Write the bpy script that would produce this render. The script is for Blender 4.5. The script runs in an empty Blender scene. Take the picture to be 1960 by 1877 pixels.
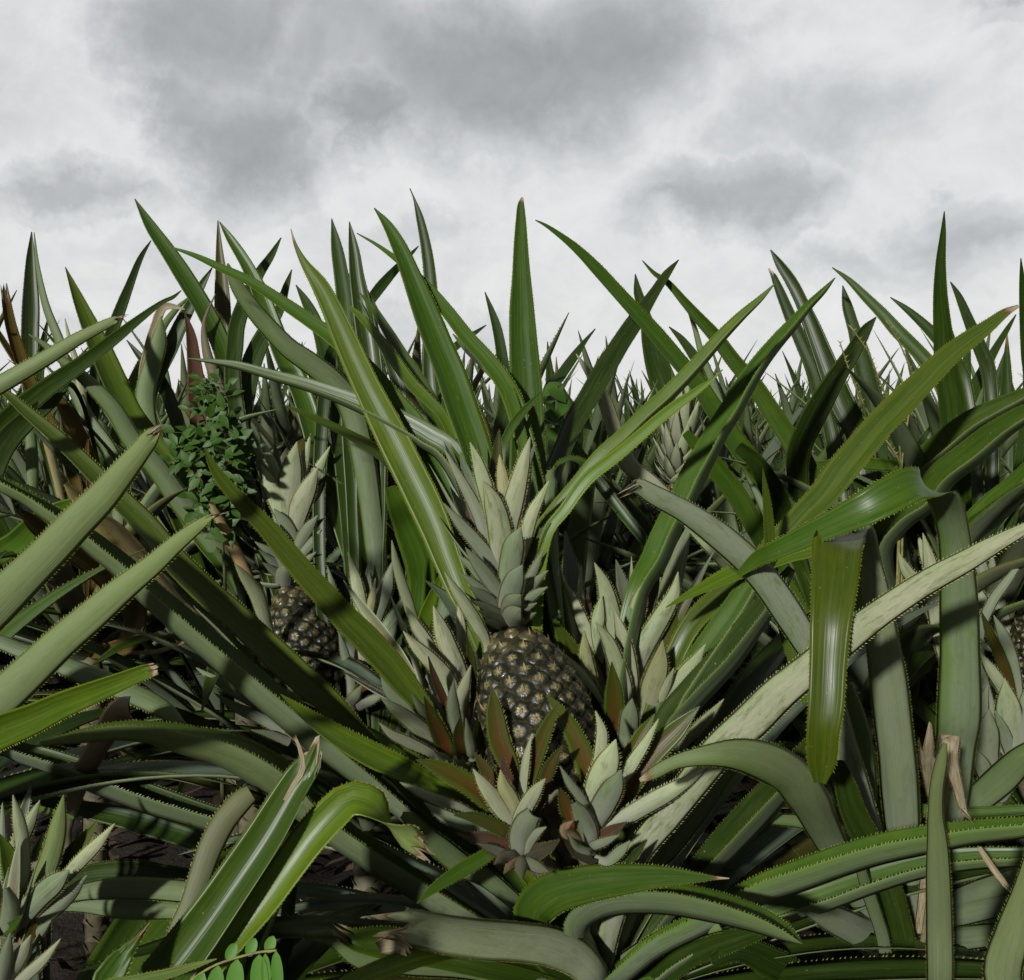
import bpy, math, random
import numpy as np
from mathutils import Vector
R = math.radians
random.seed(7); rng = np.random.default_rng(7)
scene = bpy.context.scene
COL = scene.collection

# ------------------------------------------------------------------ camera, sky, sun, exposure
F_PX = 1050.0                       # focal length in pixels of a 1024 wide frame
PITCH = math.atan(138.5*0.5224/F_PX)
CAM = np.array([0.0, 0.0, 1.0])
cam_d = bpy.data.cameras.new('camera')
cam = bpy.data.objects.new('camera', cam_d); COL.objects.link(cam)
cam.location = CAM; cam.rotation_euler = (math.pi/2-PITCH, 0, 0)
cam_d.sensor_width = 36.0; cam_d.sensor_fit = 'HORIZONTAL'
cam_d.lens = F_PX/1024.0*36.0
cam_d.clip_start = 0.02; cam_d.clip_end = 3000
scene.camera = cam
scene.view_settings.view_transform = 'Standard'
scene.view_settings.look = 'None'
scene.view_settings.exposure = 0.0
scene.view_settings.gamma = 1.0

SUN_DIR = Vector((0.40, 0.86, -0.33)).normalized()       # the way the light travels
sun_d = bpy.data.lights.new('sun', 'SUN'); sun_d.energy = 3.9; sun_d.angle = R(2.5); sun_d.color = (1.0, 0.985, 0.96)
sun = bpy.data.objects.new('sun', sun_d); COL.objects.link(sun)
sun.rotation_euler = SUN_DIR.to_track_quat('-Z', 'Y').to_euler()
sun.location = (-3, -6, 6)

class NT:
    """small helper for building node trees"""
    def __init__(s, tree): s.t = tree; s.n = tree.nodes; s.l = tree.links
    def node(s, typ, **kw):
        n = s.n.new(typ)
        for k, v in kw.items(): setattr(n, k, v)
        return n
    def put(s, sock, v):
        if v is None: return
        if isinstance(v, bpy.types.NodeSocket): s.l.new(v, sock)
        else: sock.default_value = v
    def math(s, op, a, b=None, c=None, clamp=False):
        n = s.node('ShaderNodeMath', operation=op, use_clamp=clamp)
        for i, v in enumerate((a, b, c)): s.put(n.inputs[i], v)
        return n.outputs[0]
    def vmath(s, op, a, b=None):
        n = s.node('ShaderNodeVectorMath', operation=op)
        s.put(n.inputs[0], a); s.put(n.inputs[1], b)
        return n.outputs['Value'] if op in ('LENGTH', 'DOT_PRODUCT', 'DISTANCE') else n.outputs[0]
    def mix(s, f, a, b, mode='MIX'):
        n = s.node('ShaderNodeMix', data_type='RGBA', blend_type=mode)
        s.put(n.inputs[0], f); s.put(n.inputs[6], a); s.put(n.inputs[7], b)
        return n.outputs[2]
    def noise(s, vec, scale, detail=3, rough=.55, dist=0, dim='3D'):
        n = s.node('ShaderNodeTexNoise', noise_dimensions=dim)
        s.put(n.inputs['Vector'], vec); n.inputs['Scale'].default_value = scale
        n.inputs['Detail'].default_value = detail; n.inputs['Roughness'].default_value = rough
        n.inputs['Distortion'].default_value = dist
        return n
    def rng(s, v, a, b, c=0., d=1., smooth=False):
        n = s.node('ShaderNodeMapRange'); n.clamp = True
        if smooth: n.interpolation_type = 'SMOOTHSTEP'
        s.put(n.inputs[0], v)
        for i, x in zip((1, 2, 3, 4), (a, b, c, d)): s.put(n.inputs[i], x)
        return n.outputs[0]
    def comb(s, x, y, z):
        n = s.node('ShaderNodeCombineXYZ')
        for i, v in enumerate((x, y, z)): s.put(n.inputs[i], v)
        return n.outputs[0]
    def sep(s, v):
        n = s.node('ShaderNodeSeparateXYZ'); s.put(n.inputs[0], v); return n.outputs
def rgb(r, g, b): return (r, g, b, 1.0)

def build_world():
    w = bpy.data.worlds.new('World'); scene.world = w; w.use_nodes = True
    t = NT(w.node_tree); t.n.clear()
    out = t.node('ShaderNodeOutputWorld'); bg = t.node('ShaderNodeBackground')
    sky = t.node('ShaderNodeTexSky', sky_type='NISHITA'); sky.sun_disc = False
    sky.sun_elevation = math.asin(-SUN_DIR.z); sky.sun_rotation = math.atan2(-SUN_DIR.x, -SUN_DIR.y)
    tc = t.node('ShaderNodeTexCoord').outputs['Generated']
    d = t.vmath('NORMALIZE', tc)
    x, y, z = t.sep(d)
    u = t.math('ARCTAN2', x, y); v = t.math('ARCSINE', z)
    k = 4.975e-4
    # (x, y, half width, half height, depth) of the cloud masses, as directions
    blobs = [(400,60,190,200,.80),(470,290,170,130,.85),(360,230,110,90,.75),(640,60,170,240,.60),(930,130,360,185,.95),(1130,90,270,170,.85),(720,230,170,80,.9),(560,140,120,130,.7),
             (1400,395,230,80,.72),(1230,380,90,40,.4),(110,375,170,60,.60),(60,150,130,160,.22),(1890,90,100,50,.55),(1850,460,190,75,.52),(1620,520,160,50,.35),(1560,250,240,110,.40),
             (300,480,200,40,.25),(800,420,160,40,.30),(1750,230,160,80,.22),(840,600,260,50,.30),(260,620,240,40,.28),(2500,200,300,130,.7),(-500,150,300,150,.8)]
    def density(off):
        dd = t.vmath('NORMALIZE', t.vmath('ADD', d, off))
        x_, y_, z_ = t.sep(dd)
        uv = t.comb(t.math('ARCTAN2', x_, y_), t.math('ARCSINE', z_), 0.0)
        w1 = t.vmath('SUBTRACT', t.noise(dd, 7.0, 2, .5).outputs['Color'], (.5, .5, .5))
        w2 = t.vmath('SUBTRACT', t.noise(dd, 19.0, 5, .62).outputs['Color'], (.5, .5, .5))
        uvd = t.vmath('ADD', uv, t.vmath('MULTIPLY', w1, (.13, .09, 0)))
        uvd = t.vmath('ADD', uvd, t.vmath('MULTIPLY', w2, (.10, .08, 0)))
        acc = None
        for (bx, by, sx, sy, a) in blobs:
            cx, cy = math.atan((bx-980)*k), math.atan((800-by)*k)
            q = t.vmath('MULTIPLY', t.vmath('SUBTRACT', uvd, (cx, cy, 0)), (1/(sx*k), 1/(sy*k), 0))
            g = t.rng(t.vmath('LENGTH', q), .20, 1.40, a, 0.0, smooth=True)
            acc = g if acc is None else t.math('SMOOTH_MAX', acc, g, .15)
        fb = t.noise(t.vmath('MULTIPLY', dd, (1, 1, 1.35)), 12.0, 6, .62, .35).outputs['Fac']
        return t.math('ADD', t.math('MULTIPLY', acc, .86), t.math('MULTIPLY', t.math('SUBTRACT', fb, .5), .50))
    dens = density((0, 0, 0)); d2 = density((-.004, 0, .011))
    rim = t.math('MULTIPLY', t.math('SUBTRACT', dens, d2), 1.3)        # tops facing the light are brighter
    dens = t.math('SUBTRACT', dens, t.math('MINIMUM', t.math('MAXIMUM', rim, -.12), .16))
    r = t.node('ShaderNodeValToRGB'); t.put(r.inputs[0], t.math('ADD', dens, .10))
    e = r.color_ramp.elements
    e[0].position = 0.0; e[0].color = rgb(.86, .86, .855)
    e[1].position = 1.0; e[1].color = rgb(.325, .335, .345)
    for p, c in ((.16, (.79, .79, .79)), (.34, (.66, .67, .68)), (.60, (.505, .515, .525)), (.8, (.41, .42, .43))):
        q = e.new(p); q.color = rgb(*c)
    low = t.rng(v, 0.0, .12, .30, 0.0, smooth=True)           # paler air towards the horizon
    col = t.mix(low, r.outputs[0], rgb(.76, .765, .77))
    # sky dimmed overhead and behind, outside the view, added to cut fill light
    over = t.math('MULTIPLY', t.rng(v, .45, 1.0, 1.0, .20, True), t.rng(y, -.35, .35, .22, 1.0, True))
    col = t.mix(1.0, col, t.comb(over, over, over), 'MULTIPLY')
    skyc = t.mix(1.0, sky.outputs[0], rgb(.10, .10, .10), 'MULTIPLY')
    col = t.mix(0.05, col, skyc)
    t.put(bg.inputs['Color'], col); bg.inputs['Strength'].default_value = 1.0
    t.l.new(bg.outputs[0], out.inputs[0])
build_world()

# ------------------------------------------------------------------ picture coordinates -> points of the field
K = 0.3906                                             # crop pixels -> overview pixels
CROPS = {'A':(0,344.5),'B':(612.5,344.5),'C':(1194.3,344.5),'D':(0,804),'E':(612.5,804),'F':(1194.3,804),
         'G':(0,1263.2),'H':(612.5,1263.2),'I':(1194.3,1263.2)}
cp, sp = math.cos(PITCH), math.sin(PITCH)
def at(vx, vy, d):
    """overview pixel and distance -> world point"""
    a = (vx-980)*0.5224/F_PX; b = -(vy-938.5)*0.5224/F_PX
    return CAM + d*np.array([a, b*sp+cp, b*cp-sp])
def cxy(crop, x, y):
    ox, oy = CROPS[crop]; return x*K+ox, y*K+oy

# ------------------------------------------------------------------ objects
def empty(name, loc, label=None, cat=None, group=None, kind=None):
    o = bpy.data.objects.new(name, None); COL.objects.link(o); o.location = tuple(loc)
    o.empty_display_size = .1
    tag(o, label, cat, group, kind); return o
def tag(o, label=None, cat=None, group=None, kind=None):
    if label: o['label'] = label
    if cat: o['category'] = cat
    if group: o['group'] = group
    if kind: o['kind'] = kind
    return o
def origin_of(o):
    p = np.zeros(3)
    while o is not None: p += np.array(o.location); o = o.parent
    return p
def link_mesh(name, me, parent=None, color=None):
    o = bpy.data.objects.new(name, me); COL.objects.link(o)
    if parent is not None: o.parent = parent
    if color is not None: o.color = color
    return o
def mesh_from(name, V, Fq, mats, midx=None, uv=None, attrs=None, smooth=True):
    me = bpy.data.meshes.new(name)
    me.from_pydata([tuple(v) for v in V], [], Fq)
    for m in mats: me.materials.append(m)
    if midx is not None: me.polygons.foreach_set('material_index', midx)
    if smooth: me.polygons.foreach_set('use_smooth', [True]*len(me.polygons))
    li = np.empty(len(me.loops), dtype=np.int32); me.loops.foreach_get('vertex_index', li)
    if uv is not None:
        l = me.uv_layers.new(name='UVMap'); l.data.foreach_set('uv', np.asarray(uv, dtype=np.float32)[li].ravel())
    for k, a in (attrs or {}).items():
        at_ = me.attributes.new(k, 'FLOAT', 'POINT'); at_.data.foreach_set('value', np.asarray(a, dtype=np.float32))
    me.update(); return me
# ------------------------------------------------------------------ materials
def new_mat(name):
    m = bpy.data.materials.new(name); m.use_nodes = True
    t = NT(m.node_tree); t.n.clear()
    out = t.node('ShaderNodeOutputMaterial'); b = t.node('ShaderNodeBsdfPrincipled')
    t.l.new(b.outputs[0], out.inputs[0]); return m, t, b
def leaf_inputs(t):
    uv = t.sep(t.node('ShaderNodeUVMap').outputs[0])
    u, v = uv[0], uv[1]
    oi = t.node('ShaderNodeObjectInfo')
    rnd = t.math('MULTIPLY', oi.outputs['Random'], 40.0)
    dry = t.node('ShaderNodeAttribute', attribute_name='dry').outputs['Fac']
    v01 = t.node('ShaderNodeAttribute', attribute_name='v01').outputs['Fac']
    streak = t.noise(t.comb(t.math('MULTIPLY', u, 11.0), t.math('MULTIPLY', v, 3.5), rnd), 1.0, 5, .62).outputs['Fac']
    patch = t.noise(t.comb(t.math('MULTIPLY', u, 2.2), t.math('MULTIPLY', v, 16.0), rnd), 1.0, 4, .6).outputs['Fac']
    c = t.math('ABSOLUTE', t.math('SUBTRACT', u, .5))
    return u, v, oi, rnd, dry, v01, streak, patch, c
def dry_mix(t, col, dry, u, v, rnd):
    nz = t.noise(t.comb(t.math('MULTIPLY', u, 9.0), t.math('MULTIPLY', v, 60.0), rnd), 1.0, 4, .65).outputs['Fac']
    d = t.math('ADD', dry, t.math('MULTIPLY', t.math('SUBTRACT', nz, .5), .8))
    dc = t.mix(t.rng(nz, .35, .65), rgb(.36, .32, .20), rgb(.19, .14, .075))
    col = t.mix(t.math('MULTIPLY', t.rng(d, .30, .42), t.rng(dry, .02, .12)), col, rgb(.12, .055, .015))
    return t.mix(t.math('MULTIPLY', t.rng(d, .42, .58), t.rng(dry, .05, .2)), col, dc)
def mat_leaf_top():
    m, t, b = new_mat('leaf_upper_side')
    u, v, oi, rnd, dry, v01, streak, patch, c = leaf_inputs(t)
    base = oi.outputs['Color']
    lite = t.mix(1.0, base, rgb(1.45, 1.25, 1.2), 'MULTIPLY'); dark = t.mix(1.0, base, rgb(.66, .78, .75), 'MULTIPLY')
    col = t.mix(t.rng(streak, .32, .68), dark, lite)
    col = t.mix(t.rng(patch, .52, .78, 0, .5), col, t.mix(1.0, base, rgb(2.1, 1.6, 1.2), 'MULTIPLY'))
    # waxy bloom in long faint smears
    col = t.mix(t.rng(t.noise(t.comb(t.math('MULTIPLY', u, 6.0), t.math('MULTIPLY', v, 7.0), rnd), 1.7, 3).outputs['Fac'], .50, .78, 0, .22), col, rgb(.12, .15, .06))
    # red brown heart of the young leaves
    red = t.math('MULTIPLY', oi.outputs['Alpha'], t.math('MULTIPLY', t.rng(c, .14, .46, 1, 0, True), t.rng(v01, .35, 1.0, 1, .25)))
    col = t.mix(red, col, t.mix(streak, rgb(.11, .018, .006), rgb(.07, .03, .012)))
    fine = t.noise(t.comb(t.math('MULTIPLY', u, 60.0), t.math('MULTIPLY', v, 90.0), rnd), 1.0, 3, .7).outputs['Fac']
    col = t.mix(t.rng(fine, .50, .72, 0, .30), col, t.mix(1.0, base, rgb(2.2, 1.8, 1.6), 'MULTIPLY'))
    scr = t.noise(t.comb(t.math('MULTIPLY', u, 14.0), t.math('MULTIPLY', v, 26.0), t.math('ADD', rnd, 3.0)), 1.0, 5, .7, 1.2).outputs['Fac']
    col = t.mix(t.rng(scr, .66, .72, 0, .55), col, rgb(.17, .15, .07))
    # yellowing creeps in unevenly from the margins
    edge = t.math('ADD', c, t.math('MULTIPLY', t.math('SUBTRACT', patch, .5), .30))
    col = t.mix(t.rng(edge, .34, .50, 0, .5, True), col, t.mix(1.0, base, rgb(1.9, 1.5, 1.0), 'MULTIPLY'))
    col = t.mix(t.rng(c, .445, .485), col, t.mix(1.0, base, rgb(2.0, 1.5, 1.1), 'MULTIPLY'))
    sp_ = t.node('ShaderNodeTexVoronoi'); t.put(sp_.inputs['Vector'], t.comb(t.math('MULTIPLY', u, 10.0), t.math('MULTIPLY', v, 170.0), rnd)); sp_.inputs['Scale'].default_value = 1.0
    spots = t.math('MULTIPLY', t.rng(sp_.outputs['Distance'], .10, .16, 1, 0), t.rng(t.sep(sp_.outputs['Color'])[0], .86, .9))
    col = t.mix(t.math('MULTIPLY', spots, .8), col, rgb(.22, .19, .08))
    col = dry_mix(t, col, dry, u, v, rnd)
    t.put(b.inputs['Base Color'], col)
    t.put(b.inputs['Roughness'], t.math('ADD', t.rng(streak, .3, .7, .30, .44), t.math('MULTIPLY', dry, .4)))
    b.inputs['Specular IOR Level'].default_value = .28
    bp = t.node('ShaderNodeBump'); bp.inputs['Strength'].default_value = .30; bp.inputs['Distance'].default_value = .001
    t.put(bp.inputs['Height'], t.noise(t.comb(t.math('MULTIPLY', u, 22.0), t.math('MULTIPLY', v, 4.0), rnd), 1.0, 2).outputs['Fac'])
    t.l.new(bp.outputs[0], b.inputs['Normal'])
    return m
def mat_leaf_under():
    m, t, b = new_mat('leaf_lower_side')
    u, v, oi, rnd, dry, v01, streak, patch, c = leaf_inputs(t)
    base = oi.outputs['Color']
    grey = t.mix(t.rng(streak, .3, .7), rgb(.125, .145, .115), rgb(.215, .232, .200))
    tint = t.mix(1.0, base, rgb(2.5, 2.0, 1.7), 'MULTIPLY')
    col = t.mix(t.rng(v01, .15, 1.0, .28, .72), grey, tint)
    col = t.mix(t.rng(patch, .45, .7, 0, .45), col, rgb(.17, .23, .08))
    side = t.math('ADD', u, t.math('MULTIPLY', t.math('SUBTRACT', patch, .5), .5))
    col = t.mix(t.math('MULTIPLY', t.rng(side, .62, .98, 0, 1, True), t.rng(oi.outputs['Random'], .25, .6, .15, .75)), col, t.mix(1.0, base, rgb(1.7, 1.75, 1.1), 'MULTIPLY'))
    # trichomes rubbed off, green shows
    sc = t.noise(t.comb(t.math('MULTIPLY', u, 3.0), t.math('MULTIPLY', v, 22.0), t.math('ADD', rnd, 7.3)), 1.6, 6, .72).outputs['Fac']
    col = t.mix(t.math('MULTIPLY', t.math('MULTIPLY', t.rng(sc, .51, .66), t.rng(oi.outputs['Random'], .0, 1.0, .35, 1.0)), .8), col, rgb(.10, .135, .035))
    gr = t.noise(t.comb(t.math('MULTIPLY', u, 70.0), t.math('MULTIPLY', v, 160.0), rnd), 1.0, 3, .7).outputs['Fac']
    col = t.mix(t.rng(gr, .42, .70, 0, .30), col, rgb(.09, .12, .06))
    sr = t.noise(t.comb(t.math('MULTIPLY', u, 10.0), t.math('MULTIPLY', v, 30.0), t.math('ADD', rnd, 3.0)), 1.0, 5, .7, 1.5).outputs['Fac']
    col = t.mix(t.rng(sr, .67, .72, 0, .7), col, rgb(.10, .075, .035))
    ln = t.math('SINE', t.math('MULTIPLY', u, 110.0))
    col = t.mix(t.rng(ln, .3, 1.0, 0, .07), col, rgb(.12, .15, .10))
    col = t.mix(t.rng(c, .43, .49), col, t.mix(.5, t.mix(1.0, base, rgb(3.0, 2.0, 1.5), 'MULTIPLY'), rgb(.18, .20, .045)))
    col = t.mix(t.math('MULTIPLY', oi.outputs['Alpha'], t.rng(c, .40, .485)), col, rgb(.09, .05, .03))
    col = t.mix(t.math('MULTIPLY', oi.outputs['Alpha'], t.rng(v01, .05, .65, .60, 0)), col, rgb(.36, .33, .29))
    col = dry_mix(t, col, dry, u, v, rnd)
    t.put(b.inputs['Base Color'], col)
    b.inputs['Roughness'].default_value = .58; b.inputs['Specular IOR Level'].default_value = .35
    bp = t.node('ShaderNodeBump'); bp.inputs['Strength'].default_value = .4; bp.inputs['Distance'].default_value = .001
    t.put(bp.inputs['Height'], t.math('ADD', streak, t.math('MULTIPLY', ln, .08)))
    t.l.new(bp.outputs[0], b.inputs['Normal'])
    return m
def mat_spine():
    m, t, b = new_mat('leaf_spines')
    oi = t.node('ShaderNodeObjectInfo')
    c = t.mix(1.0, oi.outputs['Color'], rgb(2.6, 2.0, 1.4), 'MULTIPLY')
    c = t.mix(.5, c, rgb(.22, .23, .06))
    c = t.mix(t.math('MULTIPLY', oi.outputs['Alpha'], .6), c, rgb(.14, .07, .035))
    t.put(b.inputs['Base Color'], c); b.inputs['Roughness'].default_value = .5
    return m
def mat_eye():
    m, t, b = new_mat('pineapple_eyes')
    uv = t.sep(t.node('ShaderNodeUVMap').outputs[0])
    rr, ang = uv[0], uv[1]
    pos = t.node('ShaderNodeNewGeometry').outputs['Position']
    ripe = t.node('ShaderNodeAttribute', attribute_name='ripe').outputs['Fac']
    st = t.noise(t.comb(t.math('MULTIPLY', ang, 7.0), t.math('MULTIPLY', rr, 1.5), t.math('MULTIPLY', ripe, 9.0)), 2.2, 3, .6).outputs['Fac']
    q = t.math('ADD', rr, t.math('MULTIPLY', t.math('SUBTRACT', st, .5), 1.0))
    r = t.node('ShaderNodeValToRGB'); t.put(r.inputs[0], q); e = r.color_ramp.elements
    e[0].position = .0; e[0].color = rgb(.33, .29, .14); e[1].position = .80; e[1].color = rgb(.014, .015, .007)
    for p, c in ((.16, (.25, .22, .09)), (.36, (.085, .078, .032)), (.54, (.012, .014, .009)), (1.0, (.06, .052, .02))):
        k = e.new(p); k.color = rgb(*c)
    col = t.mix(t.rng(ripe, .8, 1.0, 0, .55), r.outputs[0], rgb(.20, .17, .06))
    g = t.noise(pos, 60, 4).outputs['Fac']
    col = t.mix(t.rng(g, .5, .75, 0, .35), col, rgb(.07, .065, .035))
    t.put(b.inputs['Base Color'], col)
    t.put(b.inputs['Roughness'], t.rng(g, .35, .65, .26, .48)); b.inputs['Specular IOR Level'].default_value = .45
    bp = t.node('ShaderNodeBump'); bp.inputs['Strength'].default_value = .5; bp.inputs['Distance'].default_value = .0012
    t.put(bp.inputs['Height'], st); t.l.new(bp.outputs[0], b.inputs['Normal'])
    return m
def mat_plain(name, c1, c2, rough=.6, scale=30, spec=.4, bump=.3, stretch=(1, 1, 1)):
    m, t, b = new_mat(name)
    p = t.vmath('MULTIPLY', t.node('ShaderNodeTexCoord').outputs['Object'], stretch)
    n = t.noise(p, scale, 5, .6).outputs['Fac']
    t.put(b.inputs['Base Color'], t.mix(t.rng(n, .33, .67), rgb(*c1), rgb(*c2)))
    b.inputs['Roughness'].default_value = rough; b.inputs['Specular IOR Level'].default_value = spec
    if bump:
        bp = t.node('ShaderNodeBump'); bp.inputs['Strength'].default_value = bump; bp.inputs['Distance'].default_value = .003
        t.put(bp.inputs['Height'], n); t.l.new(bp.outputs[0], b.inputs['Normal'])
    return m
def mat_soil():
    m, t, b = new_mat('field_soil')
    p = t.node('ShaderNodeTexCoord').outputs['Object']
    n = t.noise(p, 3.0, 8, .65).outputs['Fac']; n2 = t.noise(p, 45.0, 5, .7).outputs['Fac']
    col = t.mix(t.rng(n, .35, .65), rgb(.014, .010, .007), rgb(.035, .024, .015))
    col = t.mix(t.rng(n2, .58, .70, 0, .7), col, rgb(.07, .05, .03))
    t.put(b.inputs['Base Color'], col); b.inputs['Roughness'].default_value = .9
    bp = t.node('ShaderNodeBump'); bp.inputs['Strength'].default_value = .8; bp.inputs['Distance'].default_value = .03
    t.put(bp.inputs['Height'], t.math('ADD', n, t.math('MULTIPLY', n2, .4))); t.l.new(bp.outputs[0], b.inputs['Normal'])
    return m
M_TOP, M_UND, M_SPN, M_EYE = mat_leaf_top(), mat_leaf_under(), mat_spine(), mat_eye()
M_THORN = mat_plain('bract_tips', (.32, .27, .12), (.16, .09, .04), .5, 90)
M_RIND = mat_plain('rind_between_eyes', (.035, .032, .016), (.012, .013, .009), .5, 80)
M_STEM = mat_plain('scaly_stem', (.16, .15, .08), (.06, .045, .03), .7, 40)
M_SOIL = mat_soil()
M_WEED = mat_plain('weed_leaf', (.028, .072, .008), (.045, .10, .012), .5, 25, .3, .15)
M_WEED2 = mat_plain('bright_weed_leaf', (.050, .150, .010), (.075, .19, .014), .42, 25, .5, .15)
M_TWIG = mat_plain('weed_stem', (.085, .085, .03), (.06, .075, .02), .7, 60)
M_SEED = mat_plain('seed_stalk', (.24, .25, .07), (.16, .13, .05), .7, 120)
LM = [M_TOP, M_UND, M_SPN]
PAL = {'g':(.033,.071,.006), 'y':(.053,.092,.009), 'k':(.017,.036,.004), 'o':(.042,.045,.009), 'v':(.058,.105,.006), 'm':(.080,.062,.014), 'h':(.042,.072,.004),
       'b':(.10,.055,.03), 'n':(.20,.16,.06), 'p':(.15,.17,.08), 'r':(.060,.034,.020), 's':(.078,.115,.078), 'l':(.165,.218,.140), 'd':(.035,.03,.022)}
# ------------------------------------------------------------------ leaf geometry
def catmull(P, n_out):
    """P (n,k) -> smooth resampled (n_out,k)"""
    P = np.asarray(P, float); n = len(P)
    if n == 2:
        s = np.linspace(0, 1, n_out)[:, None]; return P[0]*(1-s)+P[1]*s
    d = np.maximum(np.linalg.norm(np.diff(P[:, :3], axis=0), axis=1), 1e-6)**.5
    t = np.concatenate([[0], np.cumsum(d)])
    m = np.zeros_like(P)
    m[1:-1] = ((P[2:]-P[1:-1])/d[1:, None]*d[:-1, None] + (P[1:-1]-P[:-2])/d[:-1, None]*d[1:, None])/(d[1:]+d[:-1])[:, None]
    m[0] = (P[1]-P[0])/d[0]; m[-1] = (P[-1]-P[-2])/d[-1]
    x = np.linspace(0, t[-1], n_out); i = np.clip(np.searchsorted(t, x, side='right')-1, 0, n-2)
    h = d[i][:, None]; s = ((x-t[i])/d[i])[:, None]
    return (2*s**3-3*s**2+1)*P[i]+(s**3-2*s**2+s)*h*m[i]+(-2*s**3+3*s**2)*P[i+1]+(s**3-s**2)*h*m[i+1]
def unit(a): return a/np.maximum(np.linalg.norm(a, axis=-1, keepdims=True), 1e-9)

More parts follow.
